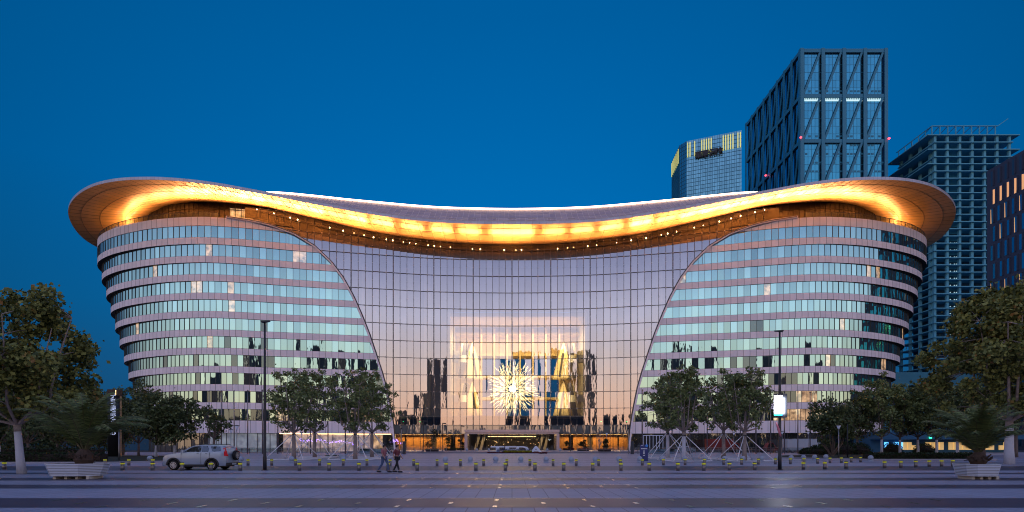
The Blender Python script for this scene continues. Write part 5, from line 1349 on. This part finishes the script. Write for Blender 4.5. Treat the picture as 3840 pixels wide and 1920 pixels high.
small_car(2566, 1698, 'white_box', 'white saloon car behind the railing, between the right plane trees', D=114.5)
def truck(x, D, L, h, m, label, cab):
    r = empty('box_truck', (gx(x, D), D, 0), 0, label, 'truck'); b = MB().use(m).box(-L / 2, L / 2, -1.1, 1.1, .55, h)
    for k in range(int(L / .35)): xx = -L / 2 + .15 + k * .35; b.box(xx, xx + .12, -1.14, -1.103, .65, h - .1)
    b.use('steel').bar((-L / 2 + .3, -1.15, h), (-L / 2 + .9, -1.15, h), .08); b.bar((L / 2 - .9, -1.15, h), (L / 2 - .3, -1.15, h), .08); b.build('cargo_box', r)
    b = MB().use(cab).mesh([(L / 2 + .1, -1, .45), (L / 2 + 1.5, -1, .45), (L / 2 + 1.55, -1, 1.2), (L / 2 + 1.1, -1, 2.1), (L / 2 + .1, -1, 2.2), (L / 2 + .1, 1, .45), (L / 2 + 1.5, 1, .45), (L / 2 + 1.55, 1, 1.2), (L / 2 + 1.1, 1, 2.1), (L / 2 + .1, 1, 2.2)], [(0, 1, 2, 3, 4), (9, 8, 7, 6, 5), (1, 6, 7, 2), (2, 7, 8, 3), (3, 8, 9, 4), (0, 5, 6, 1)])
    b.use('car_glass').face((L / 2 + .5, -1.02, 1.25), (L / 2 + 1.3, -1.02, 1.25), (L / 2 + 1.05, -1.02, 1.95), (L / 2 + .5, -1.02, 1.95)); b.build('cab', r)
    for sx in (-L * .32, L * .2, L / 2 + .8):
        for sy in (-1, 1): wheel(r, sx, sy * .95, .42, .26, rot=(R(90), 0, 0) if sy < 0 else (R(-90), 0, 0))
truck(2696, 118.5, 5.4, 3.0, 'red_paint', 'dark red container truck behind the right plane trees', 'red_paint')
truck(2998, 117.5, 6.3, 3.0, 'white_box', 'white ribbed box truck behind the right flagpoles', 'white_box')
small_car(2885, 1700, 'red_paint', 'dark red van left of the white box truck', L=3.6, h=2.15, D=117.5)

# ================================================================== two people walking past the bollards
def person(x, y, top, legs, label, face, stride):
    X, D = at(x, y); r = empty('person', (X, D, 0), R(face), label, 'person', 'people walking by the bollards')
    J = {'pel': (0, 0, .93), 'sp': (0, .01, 1.18), 'ch': (0, .0, 1.36), 'nk': (0, -.01, 1.48), 'hd': (0, -.03, 1.60), 'tp': (0, -.02, 1.69),
         'hl': (.09, 0, .90), 'kl': (.10, -.05 - stride * .16, .50), 'al': (.10, .05 - stride * .30, .09), 'tl': (.10, -.14 - stride * .30, .04),
         'hr': (-.09, 0, .90), 'kr': (-.10, .0 + stride * .10, .49), 'ar': (-.10, .10 + stride * .34, .13), 'tr': (-.10, -.07 + stride * .33, .04),
         'sl': (.19, 0, 1.40), 'el': (.24, .06 + stride * .10, 1.14), 'wl': (.25, -.02 + stride * .20, .92), 'fl': (.25, -.05 + stride * .22, .83),
         'sr': (-.19, 0, 1.40), 'er': (-.24, .04 - stride * .08, 1.14), 'wr': (-.25, -.08 - stride * .16, .93), 'fr': (-.25, -.12 - stride * .18, .84)}
    E = [('pel', 'sp'), ('sp', 'ch'), ('ch', 'nk'), ('nk', 'hd'), ('hd', 'tp'), ('pel', 'hl'), ('hl', 'kl'), ('kl', 'al'), ('al', 'tl'), ('pel', 'hr'), ('hr', 'kr'), ('kr', 'ar'), ('ar', 'tr'), ('ch', 'sl'), ('sl', 'el'), ('el', 'wl'), ('wl', 'fl'), ('ch', 'sr'), ('sr', 'er'), ('er', 'wr'), ('wr', 'fr')]
    RAD = dict(pel=.135, sp=.125, ch=.14, nk=.055, hd=.098, tp=.075, hl=.095, kl=.06, al=.042, tl=.035, hr=.095, kr=.06, ar=.042, tr=.035, sl=.065, el=.045, wl=.032, fl=.036, sr=.065, er=.045, wr=.032, fr=.036)
    def skin(name, keys, mt, grow=0, parent=None):
        ks = [k for k in J if k in keys]; me = bpy.data.meshes.new(name); me.from_pydata([J[k] for k in ks], [(ks.index(a), ks.index(c)) for a, c in E if a in keys and c in keys], [])
        o = bpy.data.objects.new(name, me); COL.objects.link(o); o.parent = parent or r; m_ = o.modifiers.new('s', 'SKIN'); m_.use_smooth_shade = True
        for k, v in zip(ks, me.skin_vertices[0].data): v.radius = (RAD[k] + grow, RAD[k] * (.8 if k in ('pel', 'sp', 'ch') else 1) + grow); v.use_root = (k == ks[0])
        o.modifiers.new('d', 'SUBSURF').levels = 1
        dg = bpy.context.evaluated_depsgraph_get(); m2 = bpy.data.meshes.new_from_object(o.evaluated_get(dg)); o.modifiers.clear(); o.data = m2; m2.materials.clear(); m2.materials.append(M[mt]); return o
    me = MB().use('skin').build('x'); bpy.data.objects.remove(me)
    skin('body', set(J), 'skin')
    skin('shirt', {'sp', 'ch', 'sl', 'el', 'sr', 'er', 'pel'}, top, .018); skin('trousers', {'pel', 'hl', 'kl', 'al', 'hr', 'kr', 'ar'}, legs, .014)
    b = MB().use('hair').lathe([(.09, 1.57), (.108, 1.63), (.10, 1.69), (.05, 1.73)], 14, (0, .005, 0)); b.build('hair', r, True)
    b = MB().use('cloth_black'); 
    for k in ('l', 'r'): p = Vector(J['a' + k]); q = Vector(J['t' + k]); b.tube([(p.x, p.y + .06, .05), (q.x, q.y - .02, .045), (q.x, q.y - .09, .035)], [.045, .05, .03], 8)
    b.build('shoes', r, True)
    b = MB().use('skin').lathe([(.012, -.03), (.016, 0), (.008, .02)], 6, (0, -.135, 1.595)); b.build('nose', r, True)
person(1441, 1771, 'cloth_pink', 'cloth_denim', 'person in pink top and blue jeans walking by the bollards', 62, 1.0)
person(1489, 1771, 'cloth_maroon', 'cloth_black', 'person in dark red top and black trousers walking behind the one in jeans', 70, -.9)
# a few fallen leaves and a green mat
b = MB().use('fairy_purple'); bpy.data.objects.remove(b.build('x'))
X, D = at(1244, 1709); MB().use('screen_green'); o = tag(MB().use('leaves_hedge').box(-1, 1, -.3, .3, 0, .1).build('floor_mat'), 'small green mat lying between the left plane trees', 'mat'); o.location = (X, D, .01)
